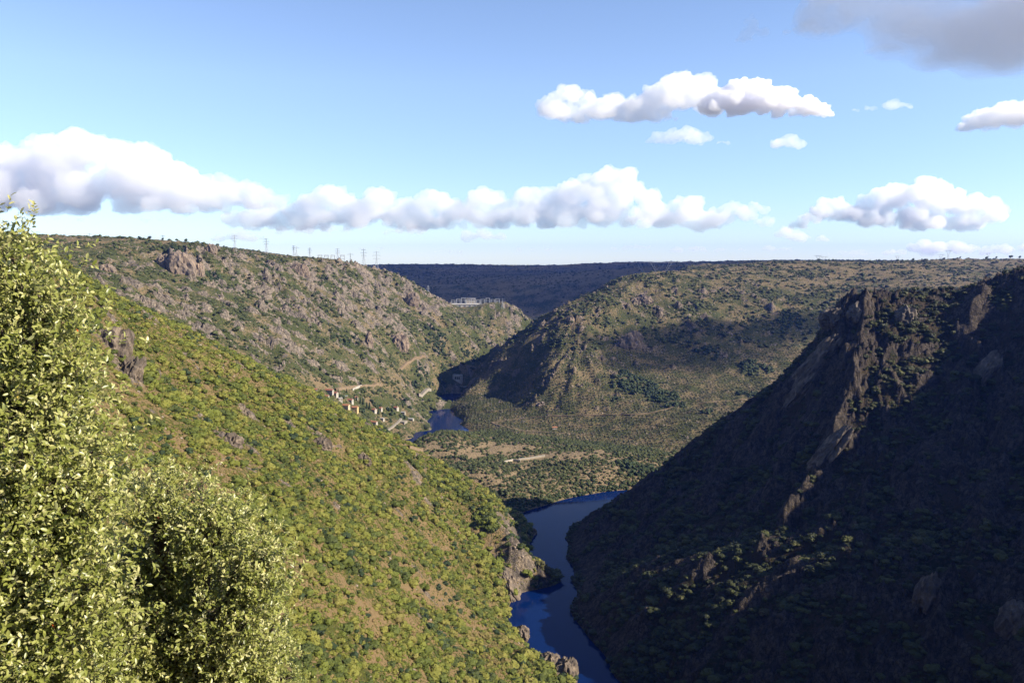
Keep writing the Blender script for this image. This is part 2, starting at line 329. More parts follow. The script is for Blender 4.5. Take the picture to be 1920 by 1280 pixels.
# distance of the land seen at a photo pixel (first hit along the ray), for setting things on the slopes
def hit(px, py, ymin=60, ymax=6000):
    d = ray(px, py); Y = np.geomspace(ymin, ymax, 4000)
    g = gz(d[0] * Y, Y); zl = CAM_Z + d[2] * Y
    k = np.argmax(g >= zl)
    if g[k] < zl[k]: k = len(Y) - 1
    return (d[0] * Y[k], Y[k], g[k])
# bare earth: fallow terraces on the spur, fields and yards by the village, dry grass on the rims
BARE = [(955, 842, 34, 1), (925, 838, 30, .9), (985, 836, 18, .9), (870, 848, 30, .9), (820, 842, 24, .7), (1080, 853, 26, .9), (1120, 850, 24, .9), (1050, 856, 22, .8), (905, 866, 26, .7), (940, 872, 18, .6), (590, 712, 16, 1), (610, 722, 14, .9), (650, 728, 14, .8), (690, 752, 10, .7),
        (760, 775, 10, .9), (752, 792, 12, .9), (770, 800, 12, .7), (735, 712, 10, .6), (720, 722, 10, .6), (765, 685, 14, .5), (880, 690, 22, .6), (820, 600, 26, .8), (800, 580, 24, .6), (700, 500, 60, .5), (640, 495, 50, .4), (1400, 500, 80, .6), (1300, 510, 50, .5), (1500, 500, 80, .5), (1050, 720, 40, .3), (470, 480, 40, .5), (1720, 505, 120, .6)]
for _a, _b, _rad, _w in BARE:
    _h = hit(_a, _b)
    GDRY = np.maximum(GDRY, (.55 + .6 * _w) * np.exp(-((GX - _h[0]) ** 2 + (GY - _h[1]) ** 2) / (_rad * _rad * 1.6)) * (.75 + .5 * _w))
GDRY = np.clip(GDRY, 0, 1.6)
# ------------------------------------------------------------------ materials
def new_mat(name):
    m = bpy.data.materials.new(name); m.use_nodes = True; nt = m.node_tree
    return m, nt, nt.nodes['Principled BSDF']
def N(nt, typ, **kw):
    n = nt.nodes.new(typ)
    for k, v in kw.items():
        if k in n.inputs: n.inputs[k].default_value = v
        else: setattr(n, k, v)
    return n
def noise_node(nt, vec, scale, detail=4, rough=.6):
    n = N(nt, 'ShaderNodeTexNoise'); n.inputs['Scale'].default_value = scale; n.inputs['Detail'].default_value = detail; n.inputs['Roughness'].default_value = rough
    if vec is not None: nt.links.new(vec, n.inputs['Vector'])
    return n.outputs['Fac']
def ramp(nt, fac, stops):
    n = N(nt, 'ShaderNodeValToRGB'); e = n.color_ramp.elements
    while len(e) < len(stops): e.new(0.5)
    for el, (p, c) in zip(e, stops): el.position = p; el.color = (*c, 1) if len(c) == 3 else c
    nt.links.new(fac, n.inputs['Fac']); return n.outputs['Color']
def mixc(nt, fac, a, b, blend='MIX'):
    n = N(nt, 'ShaderNodeMix', data_type='RGBA', blend_type=blend)
    for sock, v in ((n.inputs[0], fac), (n.inputs[6], a), (n.inputs[7], b)):
        if isinstance(v, (int, float)): sock.default_value = v
        elif isinstance(v, tuple): sock.default_value = (*v, 1)
        else: nt.links.new(v, sock)
    return n.outputs[2]
def math_node(nt, op, a, b=0.0, clamp=False):
    n = N(nt, 'ShaderNodeMath', operation=op, use_clamp=clamp)
    for k, v in ((0, a), (1, b)):
        if isinstance(v, (int, float)): n.inputs[k].default_value = v
        else: nt.links.new(v, n.inputs[k])
    return n.outputs[0]
def attr(nt, name):
    n = N(nt, 'ShaderNodeAttribute', attribute_name=name); return n.outputs['Fac']

def terrain_mat(name, soil, soil2, scrub, scrub2, rock_a, rock_b, rock_c, unit, cover):
    """soil, low scrub and bare rock; unit = size in metres of the low scrub tufts"""
    m, nt, b = new_mat(name)
    pos = N(nt, 'ShaderNodeNewGeometry').outputs['Position']
    tuft = noise_node(nt, pos, 1.0 / unit, 5, .65)
    patch = noise_node(nt, pos, 1.0 / (unit * 9), 3, .55)
    fine = noise_node(nt, pos, 3.0 / unit, 4, .7)
    soilc = mixc(nt, ramp(nt, fine, [(.35, (0, 0, 0)), (.7, (1, 1, 1))]), soil, soil2)
    scrubc = mixc(nt, ramp(nt, patch, [(.35, (0, 0, 0)), (.65, (1, 1, 1))]), scrub, scrub2)
    dry = attr(nt, 'dry')
    k = math_node(nt, 'ADD', tuft, math_node(nt, 'MULTIPLY', math_node(nt, 'SUBTRACT', patch, .5), .6))
    k = math_node(nt, 'SUBTRACT', math_node(nt, 'ADD', k, cover), math_node(nt, 'MULTIPLY', dry, .28))
    cov = ramp(nt, k, [(.40, (0, 0, 0)), (.50, (1, 1, 1))])
    ground_c = mixc(nt, cov, soilc, scrubc)
    st = N(nt, 'ShaderNodeMapping'); st.inputs['Scale'].default_value = (1, 1, .42); nt.links.new(pos, st.inputs['Vector'])
    rn = noise_node(nt, st.outputs['Vector'], 1.0 / (unit * 2.2), 6, .7)
    rcol = ramp(nt, rn, [(.28, rock_c), (.45, rock_a), (.62, rock_b), (.75, rock_a)])
    vo = N(nt, 'ShaderNodeTexVoronoi', feature='DISTANCE_TO_EDGE'); vo.inputs['Scale'].default_value = 1.0 / (unit * 1.7)
    sn = N(nt, 'ShaderNodeTexNoise'); sn.inputs['Scale'].default_value = 1.0 / unit; sn.inputs['Detail'].default_value = 3; nt.links.new(pos, sn.inputs['Vector'])
    sc_ = N(nt, 'ShaderNodeVectorMath', operation='SCALE'); sc_.inputs['Scale'].default_value = unit * 2.2; nt.links.new(sn.outputs['Color'], sc_.inputs[0])
    ad = N(nt, 'ShaderNodeVectorMath', operation='ADD'); nt.links.new(st.outputs['Vector'], ad.inputs[0]); nt.links.new(sc_.outputs[0], ad.inputs[1]); nt.links.new(ad.outputs[0], vo.inputs['Vector'])
    crack = ramp(nt, vo.outputs['Distance'], [(.0, (.25, .25, .25)), (.10, (1, 1, 1))])
    rcol = mixc(nt, 1.0, rcol, crack, 'MULTIPLY')
    lich = noise_node(nt, pos, 1.0 / (unit * 4), 4, .6)
    rcol = mixc(nt, ramp(nt, lich, [(.5, (0, 0, 0)), (.62, (.55, .55, .55))]), rcol, rock_c)
    ra = math_node(nt, 'ADD', attr(nt, 'rock'), math_node(nt, 'MULTIPLY', math_node(nt, 'SUBTRACT', tuft, .5), .9))
    rm = ramp(nt, ra, [(.26, (0, 0, 0)), (.40, (1, 1, 1))])
    col = mixc(nt, rm, ground_c, rcol)
    nt.links.new(col, b.inputs['Base Color'])
    b.inputs['Roughness'].default_value = .95
    b.inputs['Specular IOR Level'].default_value = .15
    bp = N(nt, 'ShaderNodeBump'); bp.inputs['Strength'].default_value = .9; bp.inputs['Distance'].default_value = unit * .8
    hgt = math_node(nt, 'ADD', math_node(nt, 'MULTIPLY', fine, .6), math_node(nt, 'ADD', tuft, math_node(nt, 'ADD', math_node(nt, 'MULTIPLY', rn, .8), math_node(nt, 'MULTIPLY', math_node(nt, 'MINIMUM', vo.outputs['Distance'], .2), 1.6))))
    nt.links.new(hgt, bp.inputs['Height']); nt.links.new(bp.outputs['Normal'], b.inputs['Normal'])
    return m
ROCK = ((.128, .104, .084), (.20, .155, .112), (.055, .048, .043))
MAT_LAND = [
    terrain_mat('soil_scrub_left_hillside', (.132, .090, .044), (.190, .134, .070), (.064, .060, .012), (.054, .060, .012), *ROCK, 2.2, .08),
    terrain_mat('soil_scrub_shade_darkened', (.030, .022, .014), (.046, .033, .020), (.017, .017, .005), (.012, .014, .004), (.042, .034, .028), (.085, .067, .052), (.012, .010, .009), 2.0, .06),  # soil, scrub and rock darkened to carry the right hill's shade
    terrain_mat('terraced_earth', (.145, .108, .066), (.20, .150, .092), (.062, .062, .020), (.048, .053, .017), *ROCK, 2.6, .03),
    terrain_mat('soil_scrub_middle_hill', (.120, .092, .050), (.155, .115, .062), (.050, .053, .019), (.040, .046, .015), *ROCK, 3.2, .12),
    terrain_mat('soil_scrub_left_mountain', (.13, .097, .056), (.165, .122, .068), (.052, .058, .020), (.042, .051, .016), (.145, .122, .100), (.225, .182, .138), (.058, .051, .046), 3.2, .15),
    terrain_mat('far_plateau_scrub', (.11, .09, .055), (.15, .115, .065), (.042, .050, .024), (.034, .043, .02), (.12, .10, .085), (.18, .15, .12), (.045, .038, .033), 7.0, .05)]

def plain_mat(name, col, rough=.85, var=.25, scale=1.5, metal=0.0, spec=.3):
    m, nt, b = new_mat(name)
    tc = N(nt, 'ShaderNodeTexCoord').outputs['Object']
    n = noise_node(nt, tc, scale, 4, .6)
    lo = tuple(c * (1 - var) for c in col); hi = tuple(min(1, c * (1 + var * .6)) for c in col)
    nt.links.new(ramp(nt, n, [(.3, lo), (.7, hi)]), b.inputs['Base Color'])
    b.inputs['Roughness'].default_value = rough; b.inputs['Metallic'].default_value = metal; b.inputs['Specular IOR Level'].default_value = spec
    return m

# ------------------------------------------------------------------ sheets of land
def link(o): COL.objects.link(o); return o
def mesh_from(name, v, f_quads, mats=(), smooth=True):
    me = bpy.data.meshes.new(name); v = np.ascontiguousarray(v, np.float32); q = np.ascontiguousarray(f_quads, np.int32)
    me.vertices.add(len(v)); me.vertices.foreach_set('co', v.ravel())
    me.loops.add(q.size); me.loops.foreach_set('vertex_index', q.ravel())
    me.polygons.add(len(q)); me.polygons.foreach_set('loop_start', np.arange(0, q.size, q.shape[1], dtype=np.int32))
    me.polygons.foreach_set('use_smooth', np.full(len(q), smooth))
    for m in mats: me.materials.append(m)
    me.update(calc_edges=True)
    return me
_idx = np.arange(GX.size).reshape(GX.shape)
_quads = np.stack([_idx[:-1, :-1], _idx[:-1, 1:], _idx[1:, 1:], _idx[1:, :-1]], -1).reshape(-1, 4)
_qreg = GREG[:-1, :-1].ravel()
_V = np.stack([GX, GY, GZ], -1).reshape(-1, 3)
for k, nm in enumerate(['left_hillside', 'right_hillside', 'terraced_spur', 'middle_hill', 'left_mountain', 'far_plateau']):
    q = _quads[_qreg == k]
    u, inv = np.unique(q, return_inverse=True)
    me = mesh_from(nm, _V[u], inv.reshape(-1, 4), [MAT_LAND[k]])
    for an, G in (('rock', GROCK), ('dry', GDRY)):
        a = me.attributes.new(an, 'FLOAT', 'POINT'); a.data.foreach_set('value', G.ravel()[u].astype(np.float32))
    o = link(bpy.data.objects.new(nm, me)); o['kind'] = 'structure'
lap('land meshes')

# ------------------------------------------------------------------ river
m, nt, b = new_mat('river_water')
b.inputs['Base Color'].default_value = (.0012, .0095, .056, 1); b.inputs['Roughness'].default_value = .06; b.inputs['IOR'].default_value = 1.2; b.inputs['Specular IOR Level'].default_value = .3
pos = N(nt, 'ShaderNodeNewGeometry').outputs['Position']
bp = N(nt, 'ShaderNodeBump'); bp.inputs['Strength'].default_value = .12; bp.inputs['Distance'].default_value = .3
nt.links.new(noise_node(nt, pos, .6, 4, .6), bp.inputs['Height']); nt.links.new(bp.outputs['Normal'], b.inputs['Normal'])
_ry = np.linspace(-600, 3300, 100); _rx = np.linspace(-420, 520, 30)
_rX, _rY = np.meshgrid(_rx, _ry); _i = np.arange(_rX.size).reshape(_rX.shape)
me = mesh_from('river', np.stack([_rX, _rY, 0 * _rX], -1).reshape(-1, 3), np.stack([_i[:-1, :-1], _i[:-1, 1:], _i[1:, 1:], _i[1:, :-1]], -1).reshape(-1, 4), [m])
o = link(bpy.data.objects.new('river', me)); o['kind'] = 'structure'
# ------------------------------------------------------------------ vegetation: shrub meshes
def leaf_mat(name, stops, rough=.75, transl=.12):
    m, nt, b = new_mat(name)
    oi = N(nt, 'ShaderNodeObjectInfo').outputs['Random']
    pos = N(nt, 'ShaderNodeNewGeometry').outputs['Position']
    n = noise_node(nt, pos, .9, 3, .7)
    patch = noise_node(nt, pos, .018, 3, .5)
    f = math_node(nt, 'ADD', math_node(nt, 'MULTIPLY', oi, .62), math_node(nt, 'MULTIPLY', n, .22))
    f = math_node(nt, 'ADD', f, math_node(nt, 'MULTIPLY', math_node(nt, 'SUBTRACT', patch, .42), .9), True)
    nt.links.new(ramp(nt, f, stops), b.inputs['Base Color'])
    b.inputs['Roughness'].default_value = rough; b.inputs['Specular IOR Level'].default_value = .25
    return m
def bush_mesh(name, seed, mat, squash=.72, lobes=6, tufts=150, sub=3, tall=1.0, spread=.55):
    rnd = random.Random(seed); bm = bmesh.new()
    bmesh.ops.create_icosphere(bm, subdivisions=sub, radius=1.0)
    L = [(Vector((rnd.uniform(-1, 1) * spread, rnd.uniform(-1, 1) * spread, rnd.uniform(-.1, .75) * spread * tall)), rnd.uniform(.38, .66)) for _ in range(lobes)]
    for v in bm.verts:
        d = v.co.normalized(); best = .30
        for c, r in L:
            bq = d.dot(c); disc = bq * bq - (c.length_squared - r * r)
            if disc > 0: best = max(best, bq + math.sqrt(disc))
        v.co = d * best * rnd.uniform(.86, 1.12)
    verts = [v.co.copy() for v in bm.verts]
    for _ in range(tufts):
        p = rnd.choice(verts); s = rnd.uniform(.06, .15)
        q = [bm.verts.new(p * rnd.uniform(.97, 1.10) + Vector((rnd.gauss(0, s), rnd.gauss(0, s), rnd.gauss(0, s)))) for _ in range(3)]
        bm.faces.new(q)
    for v in bm.verts: v.co.z = max(v.co.z * squash + .22, -.25)
    me = bpy.data.meshes.new(name); bm.to_mesh(me); bm.free(); me.materials.append(mat); return me
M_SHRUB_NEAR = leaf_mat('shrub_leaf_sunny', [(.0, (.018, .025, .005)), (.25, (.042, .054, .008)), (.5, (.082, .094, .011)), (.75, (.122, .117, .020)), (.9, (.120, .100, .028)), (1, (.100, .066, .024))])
M_SHRUB_SHADED = leaf_mat('shrub_leaf_shade_darkened', [(.0, (.010, .012, .004)), (.4, (.022, .027, .007)), (.75, (.048, .052, .012)), (1, (.05, .036, .014))])  # leaf colours lowered to stand in for shade on the right hill
M_SHRUB_FAR = leaf_mat('shrub_leaf_grey_green', [(.0, (.013, .018, .006)), (.35, (.028, .036, .010)), (.7, (.047, .056, .016)), (1, (.066, .060, .024))])
M_STRAW = leaf_mat('dry_broom', [(.0, (.10, .075, .028)), (.5, (.16, .12, .045)), (1, (.13, .08, .035))])
M_OLIVE = leaf_mat('olive_leaf', [(.0, (.028, .032, .016)), (.5, (.048, .051, .027)), (1, (.062, .059, .033))])
M_WOOD = leaf_mat('wood_leaf', [(.0, (.009, .017, .006)), (.5, (.017, .030, .009)), (1, (.034, .046, .013))])
def variants(prefix, mat, n, seed, **kw):
    c = bpy.data.collections.new(prefix); out = []
    for k in range(n):
        me = bush_mesh(prefix, seed + k, mat, **kw); out.append(me)
        c.objects.link(bpy.data.objects.new(prefix + '_form', me))
    return c, out
C_NEAR, ME_NEAR = variants('sunny_shrub', M_SHRUB_NEAR, 6, 100)
C_DARK, ME_DARK = variants('dark_shrub', M_SHRUB_SHADED, 5, 200)
C_FAR, ME_FAR = variants('grey_shrub', M_SHRUB_FAR, 5, 300, sub=2, tufts=60)
C_OLIVE, _ = variants('olive_tree_form', M_OLIVE, 3, 400, sub=2, tufts=60, squash=.95, lobes=4)
C_STRAW, _ = variants('dry_broom_form', M_STRAW, 3, 600, sub=2, tufts=120, squash=.6)
C_WOOD, ME_WOOD = variants('wood_tree_form', M_WOOD, 4, 500, sub=2, tufts=80, squash=1.1, tall=1.4)

def scatter(name, coll, x, y, size, label=None, sink=.12, zs=None):
    z = gz(x, y) - sink * size
    v = np.stack([x, y, z], -1).astype(np.float32); n = len(v)
    me = bpy.data.meshes.new(name); me.vertices.add(n); me.vertices.foreach_set('co', v.ravel())
    for an, val in (('size', size), ('turn', RNG.random(n) * 6.283), ('tallness', RNG.uniform(.8, 1.25, n) if zs is None else zs)):
        a = me.attributes.new(an, 'FLOAT', 'POINT'); a.data.foreach_set('value', np.asarray(val, np.float32))
    a = me.attributes.new('form', 'INT', 'POINT'); a.data.foreach_set('value', RNG.integers(0, len(coll.objects), n).astype(np.int32))
    me.update()
    o = link(bpy.data.objects.new(name, me)); o['kind'] = 'stuff'
    if label: o['label'] = label
    ng = bpy.data.node_groups.new(name + '_spread', 'GeometryNodeTree')
    ng.interface.new_socket('Geometry', in_out='INPUT', socket_type='NodeSocketGeometry'); ng.interface.new_socket('Geometry', in_out='OUTPUT', socket_type='NodeSocketGeometry')
    gi, go = ng.nodes.new('NodeGroupInput'), ng.nodes.new('NodeGroupOutput')
    iop = ng.nodes.new('GeometryNodeInstanceOnPoints'); ci = ng.nodes.new('GeometryNodeCollectionInfo')
    ci.inputs['Collection'].default_value = coll; ci.inputs['Separate Children'].default_value = True; ci.inputs['Reset Children'].default_value = True
    def at_(nm, typ='FLOAT'):
        q = ng.nodes.new('GeometryNodeInputNamedAttribute'); q.data_type = typ; q.inputs['Name'].default_value = nm; return q.outputs['Attribute']
    cs = ng.nodes.new('ShaderNodeCombineXYZ'); cr = ng.nodes.new('ShaderNodeCombineXYZ'); mu = ng.nodes.new('ShaderNodeMath'); mu.operation = 'MULTIPLY'
    L = ng.links.new
    L(at_('turn'), cr.inputs['Z']); sz = at_('size'); L(sz, cs.inputs['X']); L(sz, cs.inputs['Y']); L(sz, mu.inputs[0]); L(at_('tallness'), mu.inputs[1]); L(mu.outputs[0], cs.inputs['Z'])
    iop.inputs['Pick Instance'].default_value = True
    L(gi.outputs[0], iop.inputs['Points']); L(ci.outputs[0], iop.inputs['Instance']); L(at_('form', 'INT'), iop.inputs['Instance Index'])
    L(cr.outputs[0], iop.inputs['Rotation']); L(cs.outputs[0], iop.inputs['Scale']); L(iop.outputs[0], go.inputs[0])
    md = o.modifiers.new('spread', 'NODES'); md.node_group = ng
    return o
# sight check over the polar grid, generous so that a step to the side still finds everything in place
_el = (GZ - CAM_Z) / GR
_hor = np.maximum.accumulate(_el, axis=0)
def seen(x, y, z, tol):
    t, r = np.arctan2(x, y), np.hypot(x, y)
    j = np.clip(np.searchsorted(th, t), 0, len(th) - 1); i = np.clip(np.searchsorted(rr, r * .985) - 1, 0, len(rr) - 1)
    return (z + tol - CAM_Z) / r > _hor[i, j] - .004
def candidates(r0, r1, per_m2, a0=-35, a1=35):
    area = math.radians(a1 - a0) * .5 * (r1 * r1 - r0 * r0); n = int(area * per_m2)
    r = np.sqrt(RNG.random(n) * (r1 * r1 - r0 * r0) + r0 * r0); t = np.radians(RNG.uniform(a0, a1, n))
    return r * np.sin(t), r * np.cos(t)
def fields(x, y):
    f = ground(x, y); return f(GZ), f(GROCK), f(GDRY), f(GSL), region(x, y)
WOODS = [(1190, 722, 45, 1), (1240, 740, 40, .8), (1200, 880, 26, .9), (1180, 870, 22, .8), (1420, 690, 40, .6), (1330, 660, 40, .5), (1480, 600, 60, .5), (1400, 740, 30, .6), (820, 640, 40, .7), (880, 660, 40, .5), (790, 700, 30, .5), (640, 640, 30, .4), (330, 470, 30, .5), (400, 520, 30, .5), (500, 500, 25, .5), (740, 770, 22, .6), (690, 790, 14, .6), (1080, 780, 20, .3), (1150, 750, 25, .4), (1270, 760, 25, .6), (1320, 770, 20, .5), (700, 758, 12, .7), (722, 780, 10, .6), (640, 747, 8, .6), (622, 752, 8, .6), (762, 760, 12, .6), (790, 770, 10, .6), (772, 720, 18, .7), (800, 700, 18, .6), (832, 690, 16, .5), (735, 790, 10, .6), (680, 775, 8, .6)]
_woods = [(hit(a, b), rad, w) for a, b, rad, w in WOODS]
def woods(x, y):
    s = np.zeros(x.shape)
    for c, rad, w in _woods: s = np.maximum(s, w * np.exp(-((x - c[0]) ** 2 + (y - c[1]) ** 2) / (rad * rad)))
    return s + fbm(x / 30, y / 30, 2, 151) * .25
KEEP_OUT = []          # (x, y, radius) kept clear for houses and yards; filled before scattering
PATH_PTS = []          # polylines kept clear
def clear_of(x, y):
    ok = np.ones(x.shape, bool)
    for cx, cy, rad in KEEP_OUT: ok &= (x - cx) ** 2 + (y - cy) ** 2 > rad * rad
    for pts, w in PATH_PTS: ok &= seg_dist(x, y, pts)[0] > w
    return ok
# ------------------------------------------------------------------ where things stand (photo pixel -> point on the land)
HOUSES = [  # px, py, width m, depth m, wall height m, turn deg, roof kind, wall colour, label
    (614, 735, 25, 7, 4.0, -14, 'red', 'white', 'long low white house with red roof at the top of the village'),
    (591, 734, 8, 6, 4.5, 10, 'red', 'white', 'small white house half hidden by trees at the upper end of the village'),
    (629, 742, 9, 8, 5.0, -20, 'red', 'white', 'compact white house with bright red roof below the long low house'),
    (613, 746, 8, 6, 4.0, -10, 'orange', 'white', 'little white house at the wood edge below the long low house'),
    (638, 750, 8, 7, 4.5, 25, 'grey', 'white', 'white house with pale grey roof beside the small pool'),
    (657, 754, 11, 8, 5.5, -18, 'red', 'white', 'white house with red hipped ridge beside the cypress trees'),
    (649, 766, 14, 9, 6.5, -15, 'orange', 'cream', 'large cream house with orange roof, left half of the joined pair'),
    (666, 771, 12, 9, 7.5, -8, 'orange', 'yellow', 'tall yellow house with orange roof, right half of the joined pair'),
    (701, 772, 10, 8, 5.0, -25, 'red', 'white', 'white house with red roof left of two close neighbours below the cypresses'),
    (713, 769, 8, 7, 5.0, -20, 'red', 'white', 'smaller white house with red roof right of two close neighbours below the cypresses'),
    (743, 768, 9, 8, 5.0, -30, 'red', 'white', 'white house with red roof at the river end of the village'),
    (756, 776, 9, 6, 3.5, -10, 'grey', 'white', 'low white shed with grey roof at the river end of the village'),
    (699, 794, 20, 7, 3.6, -22, 'orange', 'white', 'long low white building with orange roof at the front of the village'),
    (716, 787, 10, 6, 3.2, -20, 'grey', 'white', 'flat grey roofed white shed behind the long low front building'),
    (771, 788, 11, 8, 3.5, -15, 'grey', 'white', 'pale grey roofed hall beside the paved yard near the river'),
    (668, 748, 7, 6, 4.0, 0, 'red', 'white', 'little red roofed house squeezed between the cypress trees'),
    (1040, 804, 10, 6, 4.0, 8, 'orange', 'white', 'lone white farmhouse among the olive rows across the river')]
CYPRESSES = [(664, 752, 11), (669, 752, 9), (676, 757, 12), (681, 759, 13), (688, 766, 12), (693, 768, 13), (710, 777, 13), (634, 737, 8), (650, 737, 8)]
ROADS = [  # label, half width m, pixels
    ('mountain_road', 2.2, [(744, 694), (750, 686), (762, 679), (775, 675), (792, 670), (822, 664), (842, 659)]),
    ('river_road', 3.4, [(783, 743), (795, 738), (812, 731), (830, 727), (848, 722), (866, 720)]),
    ('olive_track', 1.9, [(922, 792), (955, 787), (1000, 782), (1080, 779), (1140, 778), (1200, 777), (1232, 772), (1262, 763)]),
    ('lower_olive_track', 1.6, [(922, 792), (945, 800), (985, 808), (1040, 811), (1080, 814)]),
    ('upper_olive_track', 2.2, [(1310, 757), (1345, 752), (1390, 750), (1440, 746)]),
    ('spur_track', 2.2, [(765, 838), (800, 848), (860, 853), (920, 857), (975, 863)]),
    ('village_road', 2.4, [(628, 732), (640, 727), (668, 725), (690, 723), (715, 722)]),
    ('village_lane', 2.0, [(722, 808), (735, 802), (745, 794), (752, 786)])]
def road_points(px):
    pts = []
    for (a, b), (c, d) in zip(px[:-1], px[1:]):
        n = max(2, int(math.hypot(c - a, d - b) / 5))
        for k in range(n): pts.append(hit(a + (c - a) * k / n, b + (d - b) * k / n))
    pts.append(hit(*px[-1])); out = [pts[0]]
    for p in pts[1:]:
        q = out[-1]
        if abs(p[1] - q[1]) < 90: out.append(p)          # skip samples that fell behind a crest
    for _ in range(3):
        out = [out[0]] + [tuple((np.array(a) + 2 * np.array(b) + np.array(c)) / 4) for a, b, c in zip(out[:-2], out[1:-1], out[2:])] + [out[-1]]
    return out
_road_pts = [road_points(p) for _, _, p in ROADS]
for (nm, w, _), pts in zip(ROADS, _road_pts): PATH_PTS.append((pts, w + 1.5))
HOUSE_AT = [hit(h[0], h[1]) for h in HOUSES]
for h, p in zip(HOUSES, HOUSE_AT): KEEP_OUT.append((p[0], p[1] - 3, max(h[2], h[3]) * .5 + 1.2))
YARD = hit(751, 790); KEEP_OUT.append((YARD[0], YARD[1], 13))
POWER = hit(856, 717); KEEP_OUT.append((POWER[0], POWER[1], 30))
SWITCH = (at(892, 572, 2350)[0], 2372.0, 166.0); KEEP_OUT.append((SWITCH[0], SWITCH[1] + 20, 95))
LWALL = [hit(972, 863), hit(990, 861), hit(1022, 856)]
PATH_PTS.append((LWALL, 7.0))
KEEP_OUT.append((0, 0, 42))
# near hills
x, y = candidates(42, 1010, 1 / 6.5)
z, rk, dry, sl, rg = fields(x, y)
dens = fbm(x / 38, y / 38, 3, 161) * .9 + fbm(x / 12, y / 12, 2, 162) * .5 - (dry - .45) * .7
keep = (z > 1.2) & (rg <= 1) & seen(x, y, z, 5) & (rk < .45) & (RNG.random(len(x)) < np.clip(.70 + dens * 1.25, .05, 1)) & clear_of(x, y)
x, y, z, rg = x[keep], y[keep], z[keep], rg[keep]
size = np.clip(np.exp(RNG.normal(.40, .60, len(x))), .5, 4.6)
big = fbm(x / 60, y / 60, 2, 163); size = size * (1 + .35 * big)
lower = np.clip(1 - z / 90, 0, 1); size = size * (1 + .25 * lower)
mL = rg == 0
xl, yl, sl_ = x[mL], y[mL], size[mL]
show = sl_ / np.hypot(xl, yl) * (np.abs(xl / yl) < .6) * ((xl / yl > -.27) | (yl > 520)) * (yl > 250)
order = np.argsort(-show)[:300]
rest = np.ones(len(xl), bool); rest[order] = False
for k in order:
    o = link(bpy.data.objects.new('shrub', ME_NEAR[int(RNG.integers(0, len(ME_NEAR)))]))
    s = float(sl_[k]); o.location = (xl[k], yl[k], float(gz(xl[k], yl[k])) - .12 * s); o.scale = (s, s, s * float(RNG.uniform(.8, 1.25))); o.rotation_euler.z = float(RNG.uniform(0, 6.28))
    o['label'] = 'rounded green shrub on the sunlit slope left of the river'; o['category'] = 'shrub'; o['group'] = 'shrubs on the sunlit left hillside'
scatter('shrubbery_left_hillside', C_NEAR, xl[rest], yl[rest], sl_[rest], 'dense low green and olive shrubs covering the sunlit left hillside')
mR = rg == 1
scatter('shrubbery_right_hillside', C_DARK, x[mR], y[mR], size[mR], 'shade-darkened scrub covering the shaded rocky slope right of the river')
print('near shrubs', mL.sum(), mR.sum())
# dark evergreen clumps, dry broom and stones break up the sunlit slope
x, y = candidates(240, 960, 1 / 26)
z, rk, dry, sl, rg = fields(x, y)
ok = (rg == 0) & (z > 1.5) & seen(x, y, z, 5) & clear_of(x, y)
k1 = ok & (RNG.random(len(x)) < np.clip(.08 + fbm(x / 30, y / 30, 3, 201) * 1.0, 0, .7))
scatter('evergreen_clumps', C_WOOD, x[k1], y[k1], RNG.uniform(1.0, 3.8, k1.sum()), 'darker evergreen clumps dotted over the sunlit left hillside', zs=RNG.uniform(.5, .85, k1.sum()))
k2 = ok & ~k1 & (RNG.random(len(x)) < np.clip(.45 + fbm(x / 24, y / 24, 3, 202), 0, .9))
scatter('dry_broom', C_STRAW, x[k2], y[k2], RNG.uniform(.6, 1.7, k2.sum()), 'straw coloured dry broom between the green shrubs of the left hillside')
# tiny tufts between the shrubs
x, y = candidates(42, 900, 1 / 5.0)
z, rk, dry, sl, rg = fields(x, y)
keep = (z > 1.5) & (rg == 0) & seen(x, y, z, 3) & (rk < .6) & (RNG.random(len(x)) < .6) & clear_of(x, y)
scatter('low_scrub_tufts', C_NEAR, x[keep], y[keep], RNG.uniform(.3, .75, keep.sum()), 'small dry tufts between the shrubs of the left hillside')
# spur
x, y = candidates(930, 1420, 1 / 9, -14, 18)
z, rk, dry, sl, rg = fields(x, y)
d = fbm(x / 30, y / 30, 3, 171)
keep = (z > 1.0) & (rg == 2) & seen(x, y, z, 5) & (RNG.random(len(x)) < np.clip(1.15 + d - 1.5 * np.clip(dry - .55, 0, 1), .05, 1)) & clear_of(x, y)
scatter('shrubbery_terraced_spur', C_FAR, x[keep], y[keep], np.clip(np.exp(RNG.normal(.58, .42, keep.sum())), .6, 3.8), 'grey green shrubs on the terraced spur in the river bend')
# middle distance
x, y = candidates(1050, 2750, 1 / 26)
z, rk, dry, sl, rg = fields(x, y)
d = 1.3 * fbm(x / 70, y / 70, 3, 181) + .9 * fbm(x / 22, y / 22, 2, 182)
wd = woods(x, y); vis = seen(x, y, z, 7)
flat = 1 - sstep(.1, .3, sl)
olive_zone = (rg == 3) & (z < 118) & (wd < .35)
keep = (z > 1.2) & ((rg == 3) | (rg == 4)) & vis & ~olive_zone & (rk < .55) & (RNG.random(len(x)) < np.clip(.5 + d * 1.7 - .55 * flat * (z > 200), .04, 1)) & clear_of(x, y)
for k, nm, lb in ((3, 'shrubbery_middle_hill', 'grey green scrub over the middle hill on the right bank'), (4, 'shrubbery_left_mountain', 'grey green scrub over the rocky mountain on the left bank')):
    mk = keep & (rg == k)
    scatter(nm, C_FAR, x[mk], y[mk], np.clip(np.exp(RNG.normal(.78, .52, mk.sum())), .7, 6), lb)
    print(nm, mk.sum())
mk = (z > 1.2) & ((rg == 3) | (rg == 4) | (rg == 2)) & vis & (wd > .38) & clear_of(x, y)
